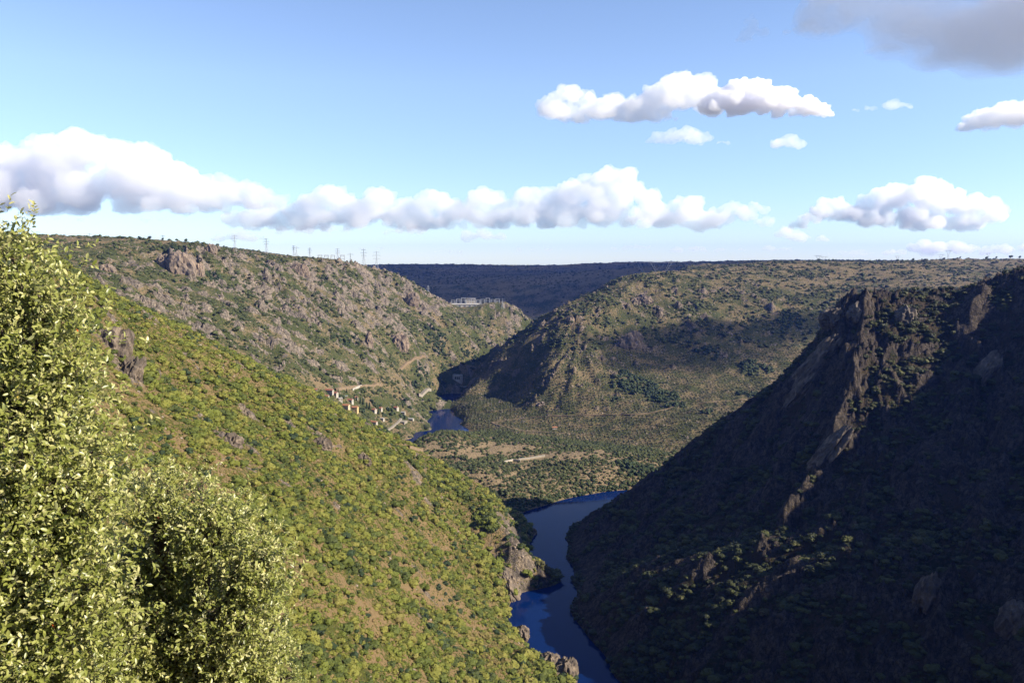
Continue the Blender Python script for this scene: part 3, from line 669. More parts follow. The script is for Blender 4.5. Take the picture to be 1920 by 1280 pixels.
scatter('woodland_patches', C_WOOD, x[mk], y[mk], RNG.uniform(2.2, 4.6, mk.sum()), 'dark green woodland patches in the hollows of the middle slopes')
# olive rows on the foot of the middle hill
gxx, gyy = np.meshgrid(np.arange(-120, 900, 6.6), np.arange(1200, 1800, 8.2))
gxx, gyy = gxx.ravel() + RNG.normal(0, .8, gxx.size), gyy.ravel() + RNG.normal(0, .8, gxx.size) + 10 * np.sin(gxx.ravel() / 60)
z, rk, dry, sl, rg = fields(gxx, gyy)
mk = (rg == 3) & (z < 118) & (z > 2) & (woods(gxx, gyy) < .35) & seen(gxx, gyy, z, 6) & (RNG.random(len(gxx)) < .86) & (np.abs(np.arctan2(gxx, gyy)) < .61) & clear_of(gxx, gyy)
scatter('olive_grove_rows', C_OLIVE, gxx[mk], gyy[mk], RNG.uniform(1.3, 2.2, mk.sum()), 'rows of small grey olive trees on the terraced foot of the middle hill')
# far plateau
x, y = candidates(2650, 7500, 1 / 650)
z, rk, dry, sl, rg = fields(x, y)
mk = ((rg == 5) | (rg == 3) | (rg == 4)) & seen(x, y, z, 12) & (RNG.random(len(x)) < np.clip(.6 + fbm(x / 200, y / 200, 3, 191) * 1.2, .08, 1)) & (z > 1)
scatter('far_plateau_scrub', C_FAR, x[mk], y[mk], RNG.uniform(2.5, 6.0, mk.sum()), 'dark scrub and trees on the distant plateau and its gorge wall')
# loose stones
M_STONES = plain_mat('loose_granite', (.19, .15, .12), .95, .35, 1.0)
C_STONE = bpy.data.collections.new('loose_stone')
for k in range(4):
    bm = bmesh.new(); bmesh.ops.create_icosphere(bm, subdivisions=2, radius=1); rnd = random.Random(900 + k)
    for v in bm.verts: v.co *= rnd.uniform(.72, 1.15)
    for v in bm.verts: v.co.z *= .7
    me = bpy.data.meshes.new('stone'); bm.to_mesh(me); bm.free(); me.materials.append(M_STONES); C_STONE.objects.link(bpy.data.objects.new('stone_form', me))
x, y = candidates(240, 2400, 1 / 34)
z, rk, dry, sl, rg = fields(x, y); r = np.hypot(x, y)
k3 = (z > .5) & (rg != 5) & (rg != 2) & (rg != 1) & seen(x, y, z, 3) & (RNG.random(len(x)) < np.clip(.06 + 1.1 * rk + .4 * fbm(x / 26, y / 26, 2, 203), 0, .8)) & clear_of(x, y)
scatter('loose_stones', C_STONE, x[k3], y[k3], RNG.uniform(.4, 1.5, k3.sum()) * (.7 + r[k3] / 1500), 'loose granite stones and scree below the crags', sink=.3)
# bushes crowding the water line
x, y = candidates(500, 1450, 1 / 9, -9, 12)
z, rk, dry, sl, rg = fields(x, y)
k4 = (z > .6) & (z < 6) & (rg <= 2) & seen(x, y, z, 4) & (RNG.random(len(x)) < .8)
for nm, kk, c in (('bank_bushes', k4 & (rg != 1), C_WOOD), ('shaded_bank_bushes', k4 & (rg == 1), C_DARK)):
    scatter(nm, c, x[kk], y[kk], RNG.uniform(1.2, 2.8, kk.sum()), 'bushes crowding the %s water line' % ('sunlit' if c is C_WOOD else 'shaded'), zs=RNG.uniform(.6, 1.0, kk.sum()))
lap('scatter')
# ------------------------------------------------------------------ mesh helpers for built things
def bm_box(bm, cx, cy, cz, sx, sy, sz, rot=None):
    m = Matrix.Translation((cx, cy, cz)) @ (rot.to_4x4() if rot is not None else Matrix.Identity(4)) @ Matrix.Diagonal((sx, sy, sz, 1))
    bmesh.ops.create_cube(bm, size=1.0, matrix=m)
def bm_bar(bm, a, b, t):
    a, b = Vector(a), Vector(b); d = b - a
    if d.length < 1e-6: return
    q = d.to_track_quat('Z', 'Y'); m = Matrix.Translation((a + b) / 2) @ q.to_matrix().to_4x4() @ Matrix.Diagonal((t, t, d.length, 1))
    bmesh.ops.create_cube(bm, size=1.0, matrix=m)
def finish(name, bm, mat, parent=None, smooth=False):
    me = bpy.data.meshes.new(name); bm.to_mesh(me); bm.free()
    if mat: me.materials.append(mat)
    if smooth: me.polygons.foreach_set('use_smooth', np.full(len(me.polygons), True))
    o = link(bpy.data.objects.new(name, me))
    if parent: o.parent = parent
    return o
def thing(name, loc, label, cat, rotz=0.0, group=None):
    o = link(bpy.data.objects.new(name, None)); o.location = loc; o.rotation_euler.z = rotz
    o['label'] = label; o['category'] = cat
    if group: o['group'] = group
    return o
def copy_tree(o, parent=None):
    c = o.copy(); COL.objects.link(c); c.parent = parent
    for ch in o.children: copy_tree(ch, c)
    return c
M_WHITE = plain_mat('lime_washed_wall', (.29, .265, .23), .9, .15)
M_CREAM = plain_mat('cream_wall', (.38, .31, .21), .9, .15)
M_YELLOW = plain_mat('yellow_wall', (.40, .30, .15), .9, .15)
M_TILE_RED = plain_mat('red_roof_tiles', (.22, .085, .055), .85, .3, 1.2)
M_TILE_ORANGE = plain_mat('orange_roof_tiles', (.25, .115, .06), .85, .3, 1.2)
M_SHEET = plain_mat('pale_sheet_roof', (.27, .26, .25), .6, .2)
M_DARKWIN = plain_mat('dark_window', (.02, .025, .03), .25, .2)
M_DOOR = plain_mat('brown_door', (.10, .055, .03), .7, .2)
M_STONE = plain_mat('dressed_stone', (.30, .25, .19), .9, .3, .6)
M_CONCRETE = plain_mat('weathered_concrete', (.42, .39, .35), .9, .25, .3)
M_STEEL = plain_mat('galvanised_steel', (.42, .43, .45), .6, .15, 2, .1)
M_PYLON = plain_mat('weathered_pylon_steel', (.30, .32, .36), .7, .15, 2)
M_TRACK = plain_mat('dirt_track', (.15, .108, .068), .95, .25, .2)
M_ASPHALT = plain_mat('pale_asphalt', (.20, .175, .145), .9, .2, .3)
M_BARK = plain_mat('grey_bark', (.085, .068, .055), .95, .4, 14)
M_POOL = plain_mat('pool_water', (.03, .20, .24), .15, .1)
M_CYPRESS = leaf_mat('cypress_leaf', [(.0, (.010, .018, .008)), (.6, (.02, .033, .012)), (1, (.035, .045, .016))])
# ------------------------------------------------------------------ roads and tracks draped on the slopes
for (nm, w, _), pts in zip(ROADS, _road_pts):
    bm = bmesh.new(); prev = None
    for k, p in enumerate(pts):
        a, b = pts[max(0, k - 1)], pts[min(len(pts) - 1, k + 1)]
        d = Vector((b[0] - a[0], b[1] - a[1], 0)).normalized(); nrm = Vector((-d.y, d.x, 0))
        l, r = Vector(p) + nrm * w, Vector(p) - nrm * w
        zz = max(float(gz(l.x, l.y)), float(gz(p[0], p[1])), float(gz(r.x, r.y))) + .25
        ring = [bm.verts.new(v) for v in ((l.x, l.y, zz), (r.x, r.y, zz), (r.x, r.y, zz - 6), (l.x, l.y, zz - 6))]
        if prev:
            for i in range(4): bm.faces.new((prev[i], prev[(i + 1) % 4], ring[(i + 1) % 4], ring[i]))
        prev = ring
    o = finish(nm, bm, M_ASPHALT if nm in ('river_road', 'village_lane') else M_TRACK); o['kind'] = 'structure'
# ------------------------------------------------------------------ houses
def house(spec, p):
    px, py, w, d, h, turn, rk, wk, label = spec; w, d, h = w * .78, d * .8, h * .75
    t = thing('house', (p[0], p[1], p[2]), label, 'house', math.radians(turn), 'village houses' if px < 900 else None)
    wm = {'white': M_WHITE, 'cream': M_CREAM, 'yellow': M_YELLOW}[wk]; rm = {'red': M_TILE_RED, 'orange': M_TILE_ORANGE, 'grey': M_SHEET}[rk]
    rise = d * (.12 if rk == 'grey' else .26)
    bm = bmesh.new()
    prof = [(-d / 2, -5), (d / 2, -5), (d / 2, h), (0, h + rise), (-d / 2, h)]
    A = [bm.verts.new((-w / 2, y, z)) for y, z in prof]; B = [bm.verts.new((w / 2, y, z)) for y, z in prof]
    bm.faces.new(A[::-1]); bm.faces.new(B)
    for i in range(5): bm.faces.new((A[i], A[(i + 1) % 5], B[(i + 1) % 5], B[i]))
    finish('wall', bm, wm, t)
    bm = bmesh.new(); ov = .55; th_ = .28
    for s in (-1, 1):
        ye, ze = s * (d / 2 + ov), h - ov * rise / (d / 2)
        q = [(-w / 2 - ov, 0, h + rise), (w / 2 + ov, 0, h + rise), (w / 2 + ov, ye, ze), (-w / 2 - ov, ye, ze)]
        lo = [bm.verts.new((x, y, z + .03)) for x, y, z in q]; hi = [bm.verts.new((x, y, z + th_)) for x, y, z in q]
        bm.faces.new(lo); bm.faces.new(hi[::-1])
        for i in range(4): bm.faces.new((lo[i], lo[(i + 1) % 4], hi[(i + 1) % 4], hi[i]))
    roof = finish('roof', bm, rm, t)
    bm = bmesh.new(); bm_box(bm, w * .28, d * .12, h + rise + .3, .7, .7, 1.6); finish('chimney', bm, wm, roof)
    floors = 2 if h > 5.2 else 1; n = max(2, int(w / 3.6))
    for f in range(floors):
        for k in range(n):
            x = -w / 2 + w * (k + .5) / n; zc = 1.6 + f * 2.9
            if f == 0 and k == n // 2:
                bm = bmesh.new(); bm_box(bm, x, -d / 2 - .02, 1.05, 1.1, .10, 2.1); finish('door', bm, M_DOOR, t); continue
            bm = bmesh.new(); bm_box(bm, x, -d / 2 - .02, zc, 1.0, .10, 1.2); wd = finish('window', bm, M_DARKWIN, t)
            bm = bmesh.new(); bm_box(bm, x, -d / 2 - .09, zc - .70, 1.3, .22, .14); finish('sill', bm, wm, wd)
    bm = bmesh.new(); bm_box(bm, w / 2 + .02, 0, h * .6, .10, 1.0, 1.2); finish('window', bm, M_DARKWIN, t)
for spec, p in zip(HOUSES, HOUSE_AT): house(spec, p)
# pool, yard, walls
p = hit(647, 743); bm = bmesh.new(); bm_box(bm, 0, 0, .2, 9, 5, .9); t = thing('swimming_pool', p, 'small turquoise swimming pool between the village houses', 'pool', .3); finish('coping', bm, M_WHITE, t)
bm = bmesh.new(); bm_box(bm, 0, 0, .66, 8, 4, .06); finish('pool_water', bm, M_POOL, t)
bm = bmesh.new(); bm_box(bm, 0, 0, -2.2, 20, 15, 5.4); o = finish('paved_yard', bm, M_ASPHALT); o.location = (YARD[0], YARD[1], YARD[2]); o.rotation_euler.z = -.25; o['kind'] = 'structure'
def wall_run(name, pts, h, thick, mat, label, cat):
    t = thing(name, pts[0], label, cat); o0 = Vector(pts[0])
    for a, b in zip(pts[:-1], pts[1:]):
        a, b = Vector(a) - o0, Vector(b) - o0; d = b - a; L = math.hypot(d.x, d.y); ang = math.atan2(d.y, d.x)
        bm = bmesh.new(); bm_box(bm, 0, 0, 0, L, thick, h + 3, None); q = finish('wall_section', bm, mat, t)
        q.location = (a + b) / 2 + Vector((0, 0, h / 2 - 1.2)); q.rotation_euler.z = ang
    bm = bmesh.new()
    for a, b in zip(pts[:-1], pts[1:]):
        a, b = Vector(a) - o0 + Vector((0, 0, h + .45)), Vector(b) - o0 + Vector((0, 0, h + .45)); bm_bar(bm, a, b, thick * 1.25)
    finish('coping', bm, M_WHITE, t)
wall_run('garden_wall', [hit(661, 733), hit(668, 729), hit(678, 725)], 2.6, .8, M_WHITE, 'white retaining wall climbing beside the village road', 'wall')
wall_run('terrace_wall', LWALL, 1.6, .8, M_STONE, 'long white terrace wall across the brown spur in the river bend', 'wall')
wall_run('terrace_wall', [hit(945, 868), hit(962, 864), hit(976, 866)], 1.8, .9, M_STONE, 'short stone terrace wall left of the long white wall on the spur', 'wall')
# ------------------------------------------------------------------ power house by the water
t = thing('power_house', POWER, 'pale concrete power house at the foot of the rocks by the upper river', 'building', -.25)
bm = bmesh.new(); bm_box(bm, 0, 10, 6, 17, 10, 20); finish('wall', bm, M_CONCRETE, t)
bm = bmesh.new(); bm_box(bm, 0, 10, 16.4, 18.5, 11.5, .8); finish('roof', bm, M_SHEET, t)
for k in (-1, 1):
    bm = bmesh.new(); bm_box(bm, k * 9.8, 8, 4, 2.6, 9, 26); finish('buttress', bm, M_WHITE, t)
for k in range(3):
    bm = bmesh.new(); bm_box(bm, -4.6 + 4.6 * k, 4.9, 9.5, 2.8, .3, 6); finish('window', bm, M_DARKWIN, t)
t = thing('quay_wall', (POWER[0] - 6, POWER[1] - 14, 0), 'long beige quay wall below the power house at the water edge', 'wall', -.12)
bm = bmesh.new(); bm_box(bm, 0, 0, 2, 62, 9, 13); finish('wall_face', bm, M_STONE, t)
bm = bmesh.new(); bm_box(bm, 0, -4.3, 9.1, 62, .5, 1.1); finish('parapet', bm, M_CONCRETE, t)
# ------------------------------------------------------------------ switchyard
SX, SY, SZ = SWITCH
t = thing('switchyard_terrace', (SX, SY, SZ), 'long grey retaining wall carrying the switchyard above the gorge', 'retaining wall')
bm = bmesh.new(); bm_box(bm, 0, 32, -14, 158, 78, 34); finish('platform', bm, M_CONCRETE, t)
bm = bmesh.new(); bm_box(bm, 0, -7.4, 3.7, 158.6, .9, 1.6); finish('parapet', bm, M_WHITE, t)
for k in range(11):
    bm = bmesh.new(); bm_box(bm, -72 + 14.4 * k, -7.8, -6, 1.4, 1.4, 17); finish('buttress', bm, M_CONCRETE, t)
t0 = None
GN_ = ['leftmost', 'second from left', 'third from left', 'fourth from left', 'fifth from left', 'sixth from left', 'seventh from left', 'eighth from left', 'ninth from left', 'rightmost']
for k in range(10):
    lab = 'steel busbar gantry in the switchyard, %s of ten' % GN_[k]
    loc = (SX - 66 + 14.2 * k, SY + 4 + 9 * (k % 3), SZ + 3.0)
    if t0 is None:
        t0 = t = thing('busbar_gantry', loc, lab, 'gantry', 0, 'gantries of the switchyard')
        for s in (-5.2, 5.2):
            bm = bmesh.new(); bm_bar(bm, (s - .9, 0, 0), (s - .15, 0, 16), .6); bm_bar(bm, (s + .9, 0, 0), (s + .15, 0, 16), .6)
            for q in range(5): bm_bar(bm, (s - .8 + .13 * q, 0, 3 * q + .5), (s + .8 - .13 * q, 0, 3 * q + 2.5), .25)
            finish('post', bm, M_STEEL, t)
        bm = bmesh.new(); bm_bar(bm, (-6.5, 0, 15.5), (6.5, 0, 15.5), .8); finish('beam', bm, M_STEEL, t)
        bm = bmesh.new(); bm_bar(bm, (-6.5, 0, 9.5), (6.5, 0, 9.5), .6); finish('beam', bm, M_STEEL, t)
        for s in (-3.6, 0, 3.6):
            bm = bmesh.new(); bm_bar(bm, (s, 0, 12.4), (s, 0, 15.2), .45); finish('insulator', bm, M_WHITE, t)
    else:
        t = copy_tree(t0); t.location = loc; t['label'] = lab
    t.scale = (1, 1, .8 + .35 * ((k * 7) % 5) / 4)
t = thing('switch_house', (SX - 18, SY + 62, SZ + 2.5), 'long pale control building behind the switchyard gantries', 'building')
bm = bmesh.new(); bm_box(bm, 0, 0, 7, 26, 10, 16); finish('wall', bm, M_WHITE, t)
bm = bmesh.new(); bm_box(bm, 0, 0, 15.6, 28, 12, 1.2); finish('roof', bm, M_SHEET, t)
for k in range(5):
    bm = bmesh.new(); bm_box(bm, -10 + 5 * k, -5.05, 10.5, 2.6, .3, 2.6); finish('window', bm, M_DARKWIN, t)
# ------------------------------------------------------------------ pylons
def lattice_pylon(loc, label, H, arms, base=None):
    t = thing('lattice_pylon', loc, label, 'pylon', random.uniform(-.5, .5), 'pylons along the rims'); b = base or H * .10; th_ = .30
    tp = .55
    def corner(sx, sy, z): f = b + (tp - b) * min(1, z / (H * .72)) ; return (sx * f, sy * f, z)
    for sx, sy in ((-1, -1), (1, -1), (1, 1), (-1, 1)):
        bm = bmesh.new(); bm_bar(bm, corner(sx, sy, -3), corner(sx, sy, H * .72), th_); bm_bar(bm, corner(sx, sy, H * .72), (sx * .25, sy * .25, H), th_); finish('leg', bm, M_PYLON, t)
    bm = bmesh.new(); n = 8
    for k in range(n):
        z0, z1 = H * .9 * k / n, H * .9 * (k + 1) / n
        for (ax, ay), (bx_, by_) in (((-1, -1), (1, -1)), ((1, -1), (1, 1)), ((1, 1), (-1, 1)), ((-1, 1), (-1, -1))):
            bm_bar(bm, corner(ax, ay, z0), corner(bx_, by_, z1), .13); bm_bar(bm, corner(bx_, by_, z0), corner(ax, ay, z1), .13)
    finish('bracing', bm, M_PYLON, t)
    for z, L in arms:
        bm = bmesh.new()
        for s in (-1, 1): bm_bar(bm, (0, 0, H * z + 1.2), (s * L, 0, H * z), .35); bm_bar(bm, (0, 0, H * z - .6), (s * L, 0, H * z), .3)
        ca = finish('crossarm', bm, M_PYLON, t)
        for s in (-1, 1):
            bm = bmesh.new(); bm_bar(bm, (s * L, 0, H * z), (s * L, 0, H * z - 1.8), .3); finish('insulator', bm, M_PYLON, ca)
def portal_pylon(loc, label, H):
    t = thing('portal_pylon', loc, label, 'pylon', random.uniform(-.2, .2), 'pylons along the rims'); Wd = H * .5
    for s in (-1, 1):
        bm = bmesh.new(); bm_bar(bm, (s * .8, -.8, -3), (s * 1.4, 0, H * .55), .45); bm_bar(bm, (s * 2.2, .8, -3), (s * 1.4, 0, H * .55), .45); bm_bar(bm, (s * 1.4, 0, H * .55), (s * Wd * .62, 0, H), .5); bm_bar(bm, (s * .4, 0, H * .5), (s * Wd * .45, 0, H), .3); finish('leg', bm, M_PYLON, t)
    bm = bmesh.new(); bm_bar(bm, (-Wd, 0, H), (Wd, 0, H), .55); bm_bar(bm, (-Wd * .7, 0, H - 1.4), (Wd * .7, 0, H - 1.4), .3)
    for k in range(8): bm_bar(bm, (-Wd * .7 + Wd * 1.4 * k / 8, 0, H - 1.4), (-Wd * .7 + Wd * 1.4 * (k + .5) / 8, 0, H), .22)
    ca = finish('crossarm', bm, M_PYLON, t)
    for s in (-.9, 0, .9):
        bm = bmesh.new(); bm_bar(bm, (s * Wd, 0, H), (s * Wd, 0, H - 2.4), .3); finish('insulator', bm, M_PYLON, ca)
def on_rim(px, ytop, hpx, Y):
    """stand at (px) at distance Y on the land, tall enough for its top to reach photo row ytop"""
    X = ray(px, 480)[0] * Y; g = float(gz(X, Y)); top = at(px, ytop, Y)[2]
    return (X, Y, g), max(hpx / FPX * Y, top - g)
LAT = [(99, 444, 10, 2100, 'faint pylon at the far left of the left skyline'), (124, 441, 12, 2000, 'slim pylon on the left skyline next to the oak top'), (170, 438, 15, 1900, 'pylon with wide arms above the left end of the mountain'), (307, 440, 14, 2000, 'pylon above the trees near the granite dome'),
       (441, 440, 27, 1900, 'tall pylon on the left mountain where the rim starts to fall'), (500, 446, 24, 1980, 'tall pylon right of the one where the rim starts to fall'), (551, 460, 16, 2050, 'left pylon of a close pair on the left mountain rim'), (556, 462, 14, 2080, 'right pylon of a close pair on the left mountain rim'),
       (581, 464, 16, 2120, 'pylon right of the close pair on the rim'), (633, 465, 20, 2160, 'pylon standing amid low gantries on the rim'), (657, 474, 13, 2250, 'short pylon between two taller ones near the rim end'), (682, 466, 20, 2250, 'slender tall pylon left of the last pylon on the rim'), (706, 470, 22, 2330, 'last pylon on the left rim above the far plateau')]
for px, yt, hp, Y, lb in LAT:
    p, H = on_rim(px, yt, hp, Y); lattice_pylon(p, lb, H, [(.93, H * .13), (.80, H * .17), (.67, H * .14)] if hp > 15 else [(.9, H * .22)])
p, H = on_rim(802, 535, 17, 2310); lattice_pylon(p, 'pale pylon on the crest left of the switchyard', H, [(.9, 3), (.7, 4)], 3.5)
p, H = on_rim(940, 561, 14, 2352); lattice_pylon((p[0] + 3, p[1] - 18, p[2]), 'pylon with broad arms at the right end of the switchyard', H + 4, [(.92, 9), (.75, 7)], 3.0)
for px, yt, hp, Y, lb in [(1534, 479, 13, 2650, 'portal pylon, leftmost on the right skyline'), (1545, 481, 11, 2900, 'smaller portal pylon just right of the leftmost one on the right skyline'), (1683, 480, 11, 2800, 'portal pylon alone in the middle of the right skyline'), (1764, 477, 12, 2900, 'left portal pylon of the pair right of the lone one'), (1778, 473, 16, 2750, 'right and taller portal pylon of the pair right of the lone one'), (1853, 477, 12, 2800, 'rightmost portal pylon on the right skyline'),
                          (1220, 490, 20, 2500, 'left grey portal pylon against the dark far plateau'), (1240, 491, 18, 2550, 'right grey portal pylon against the dark far plateau')]:
    p, H = on_rim(px, yt, hp, Y); portal_pylon(p, lb, H)
# low gantries of the rim substation
for k, px in enumerate((600, 612, 624, 642)):
    p, H = on_rim(px, 478, 7, 2180); t = copy_tree(t0); t.location = p; t.scale = (1, 1, max(.6, H / 16)); t['label'] = 'low steel gantry on the left rim, %s of the four' % ('leftmost', 'second', 'third', 'rightmost')[k]; t['group'] = 'gantries on the left rim'
lap('built things')
# ------------------------------------------------------------------ rock bodies
def rock_mat(name, a, b, c, unit):
    m, nt, bs = new_mat(name); pos = N(nt, 'ShaderNodeNewGeometry').outputs['Position']
    st = N(nt, 'ShaderNodeMapping'); st.inputs['Scale'].default_value = (1, 1, .2); nt.links.new(pos, st.inputs['Vector'])
    n1 = noise_node(nt, st.outputs['Vector'], 1 / unit, 6, .7); n2 = noise_node(nt, pos, 1 / (unit * 3), 4, .6)
    col = mixc(nt, ramp(nt, n2, [(.42, (0, 0, 0)), (.6, (1, 1, 1))]), ramp(nt, n1, [(.3, c), (.48, a), (.65, b)]), ramp(nt, n1, [(.35, a), (.6, c)]))
    nt.links.new(col, bs.inputs['Base Color']); bs.inputs['Roughness'].default_value = .95; bs.inputs['Specular IOR Level'].default_value = .15
    bp = N(nt, 'ShaderNodeBump'); bp.inputs['Strength'].default_value = .8; bp.inputs['Distance'].default_value = unit * .5; nt.links.new(n1, bp.inputs['Height']); nt.links.new(bp.outputs['Normal'], bs.inputs['Normal'])
    return m
M_ROCK_FAR = rock_mat('granite_far', (.17, .13, .10), (.27, .195, .135), (.075, .064, .058), 5)
M_ROCK_NEAR = rock_mat('granite_shore', (.125, .098, .076), (.19, .148, .11), (.05, .043, .038), 2.2)
def crag(name, label, c, size, mat, seed, rot=(0, 0, 0), rough=.22, sub=4):
    bm = bmesh.new(); bmesh.ops.create_icosphere(bm, subdivisions=sub, radius=1.0)
    co = np.array([v.co for v in bm.verts]); q = co * 1.0
    az = np.arctan2(co[:, 0], co[:, 1]) * 1.6
    f = 1 + rough * .9 * fbm(co[:, 0] * 1.9 + seed, co[:, 1] * 1.9 + co[:, 2] * 1.1, 5, seed + 9, .6)
    _, e, val = worley(az * 1.3 + seed + .25 * f, co[:, 2] * 1.4 + 3 + .3 * f, seed + 3)
    _, e2, val2 = worley(az * 3.4 + seed, co[:, 2] * 3.0 + 3, seed + 4)
    f = f + (val - .5) * rough * 1.1 + (val2 - .5) * rough * .5 + (np.minimum(e, .18) - .09) * rough * 1.5
    q = co * f[:, None] * np.array(size)
    for v, p in zip(bm.verts, q): v.co = p
    o = finish(name, bm, mat); o.location = c; o.rotation_euler = rot; o['label'] = label; o['category'] = 'rock'
    return o
h = hit(335, 512); crag('granite_dome', 'tall granite dome standing out of the left mountain below the rim', (h[0], h[1] + 14, h[2] + 2), (28, 22, 34), M_ROCK_FAR, 3)
h = hit(306, 500); crag('granite_crag', 'broken granite crag just left of the granite dome', (h[0], h[1] + 8, h[2]), (15, 12, 20), M_ROCK_FAR, 5)
h = hit(372, 512); crag('granite_crag', 'narrow granite crag just right of the granite dome', (h[0], h[1] + 6, h[2]), (9, 8, 18), M_ROCK_FAR, 6)
h = hit(395, 470); crag('granite_crag', 'pale granite knob on the left rim right of the dome', (h[0], h[1] + 4, h[2]), (11, 9, 12), M_ROCK_FAR, 8)
h = hit(197, 508); crag('granite_crag', 'pinkish crags near the left end of the mountain', (h[0], h[1] + 6, h[2]), (14, 10, 11), M_ROCK_FAR, 9)
h = hit(772, 572); crag('tilted_slab', 'pale tilted slab of rock sticking out near the end of the left mountain', (h[0], h[1] + 6, h[2] + 6), (18, 12, 26), M_ROCK_FAR, 12, (0, .35, 0))
h = hit(745, 650); crag('granite_crag', 'large tan cliff in the lower left mountain above the mountain road', (h[0], h[1] + 10, h[2] - 4), (22, 14, 30), M_ROCK_FAR, 14, (0, .12, 0), .3)
h = hit(690, 645); crag('granite_crag', 'slender rock tower left of the large tan cliff', (h[0], h[1] + 7, h[2] - 4), (9, 9, 24), M_ROCK_FAR, 15, (0, .1, 0), .3)
h = hit(560, 515); crag('granite_slab', 'smooth grey slab under the left rim below the pylon pair', (h[0], h[1] + 8, h[2]), (22, 10, 24), M_ROCK_FAR, 17, (0, .3, 0))
h = hit(1070, 607); crag('rock_pinnacle', 'pale pinnacle on the left shoulder of the middle hill', (h[0], h[1] + 3, h[2]), (8, 8, 15), M_ROCK_FAR, 21)
h = hit(1185, 655); crag('granite_crag', 'grey broken cliff in the middle of the middle hill', (h[0], h[1] + 12, h[2]), (30, 14, 30), M_ROCK_FAR, 22, (0, 0, .2), .34)
h = hit(1205, 568); crag('granite_crag', 'grey rock step high on the middle hill', (h[0], h[1] + 6, h[2]), (20, 10, 16), M_ROCK_FAR, 23, (0, 0, -.2), .34)
h = hit(962, 1095); crag('river_cliff', 'tan cliff dropping into the river from the left hillside', (h[0] - 5, h[1] + 10, -2), (12, 26, 25), M_ROCK_NEAR, 31, (0, -.35, .15), .17, 5)
h = hit(962, 1060); crag('river_cliff', 'upper shoulder of rock behind the tan river cliff', (h[0] - 4, h[1] + 8, 2), (10, 17, 21), M_ROCK_NEAR, 32, (0, -.3, .1), .17, 5)
h = shore(1072, 1268); crag('shore_rock', 'pale weathered rock at the water edge near the bottom of the river', (h[0] - 4, h[1] + 1, 1), (8, 9, 11), M_ROCK_NEAR, 33, (0, .1, 0), .34)
h = shore(1040, 1262); crag('shore_rock', 'jagged rock on the bank left of the pale weathered rock', (h[0] - 4, h[1] + 3, 5), (8, 9, 8), M_ROCK_NEAR, 34, (0, .1, 0), .36)
h = shore(985, 1196); crag('shore_rock', 'small pale rock jutting into the river below the cliff', (h[0] - 3, h[1], 2), (6, 7, 7), M_ROCK_NEAR, 35, (0, 0, 0), .34)
h = shore(1000, 1000); crag('shore_rock', 'low orange rock at the tip of the left hillside', (h[0] - 3, h[1], 1), (6, 7, 5), M_ROCK_NEAR, 36, (0, 0, 0), .34)
h = hit(205, 650); crag('hillside_rock', 'weathered rock face beside the oak on the left hillside', (h[0], h[1] + 5, h[2] - 2), (9, 8, 13), M_ROCK_NEAR, 37, (0, .4, 0), .34)
h = hit(236, 700); crag('hillside_rock', 'lower rock rib under the weathered face on the left hillside', (h[0], h[1] + 4, h[2] - 2), (6, 6, 11), M_ROCK_NEAR, 38, (0, .5, 0), .34)
h = hit(600, 838); crag('hillside_rock', 'grey outcrop in the middle of the left hillside', (h[0], h[1] + 3, h[2] - 1), (8, 5, 7), M_ROCK_NEAR, 39, (0, .4, 0), .34)
h = hit(678, 866); crag('hillside_rock', 'small outcrop right of the grey outcrop on the left hillside', (h[0], h[1] + 3, h[2] - 1), (6, 4, 6), M_ROCK_NEAR, 40, (0, .3, 0), .34)
h = hit(430, 830); crag('hillside_rock', 'crumbling outcrop above the fine-leaved oak on the left hillside', (h[0], h[1] + 3, h[2] - 1.5), (7, 5, 6), M_ROCK_NEAR, 41, (0, .5, 0), .36)
M_ROCK_SHADED = rock_mat('granite_shade_darkened', (.10, .085, .073), (.17, .138, .11), (.035, .03, .027), 2.4)  # darker copy of the granite; shade of the right hill put into its colour
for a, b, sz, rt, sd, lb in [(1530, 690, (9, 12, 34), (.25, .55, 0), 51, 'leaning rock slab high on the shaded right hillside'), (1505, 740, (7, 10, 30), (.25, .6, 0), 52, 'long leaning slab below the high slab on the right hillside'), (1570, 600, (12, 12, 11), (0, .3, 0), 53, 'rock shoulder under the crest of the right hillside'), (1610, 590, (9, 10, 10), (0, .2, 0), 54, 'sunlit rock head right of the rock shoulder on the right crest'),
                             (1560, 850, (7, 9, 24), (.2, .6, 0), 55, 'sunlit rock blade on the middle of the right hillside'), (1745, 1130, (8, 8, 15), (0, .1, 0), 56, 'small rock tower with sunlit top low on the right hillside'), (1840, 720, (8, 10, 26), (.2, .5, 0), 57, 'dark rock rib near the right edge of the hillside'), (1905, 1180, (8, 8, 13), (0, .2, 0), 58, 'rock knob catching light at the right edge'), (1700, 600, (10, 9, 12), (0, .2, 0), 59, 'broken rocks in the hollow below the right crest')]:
    h = hit(a, b); crag('rock_slab', lb, (h[0], h[1] + sz[1] * .5, h[2]), sz, M_ROCK_SHADED, sd, rt, .34)
lap('rocks')
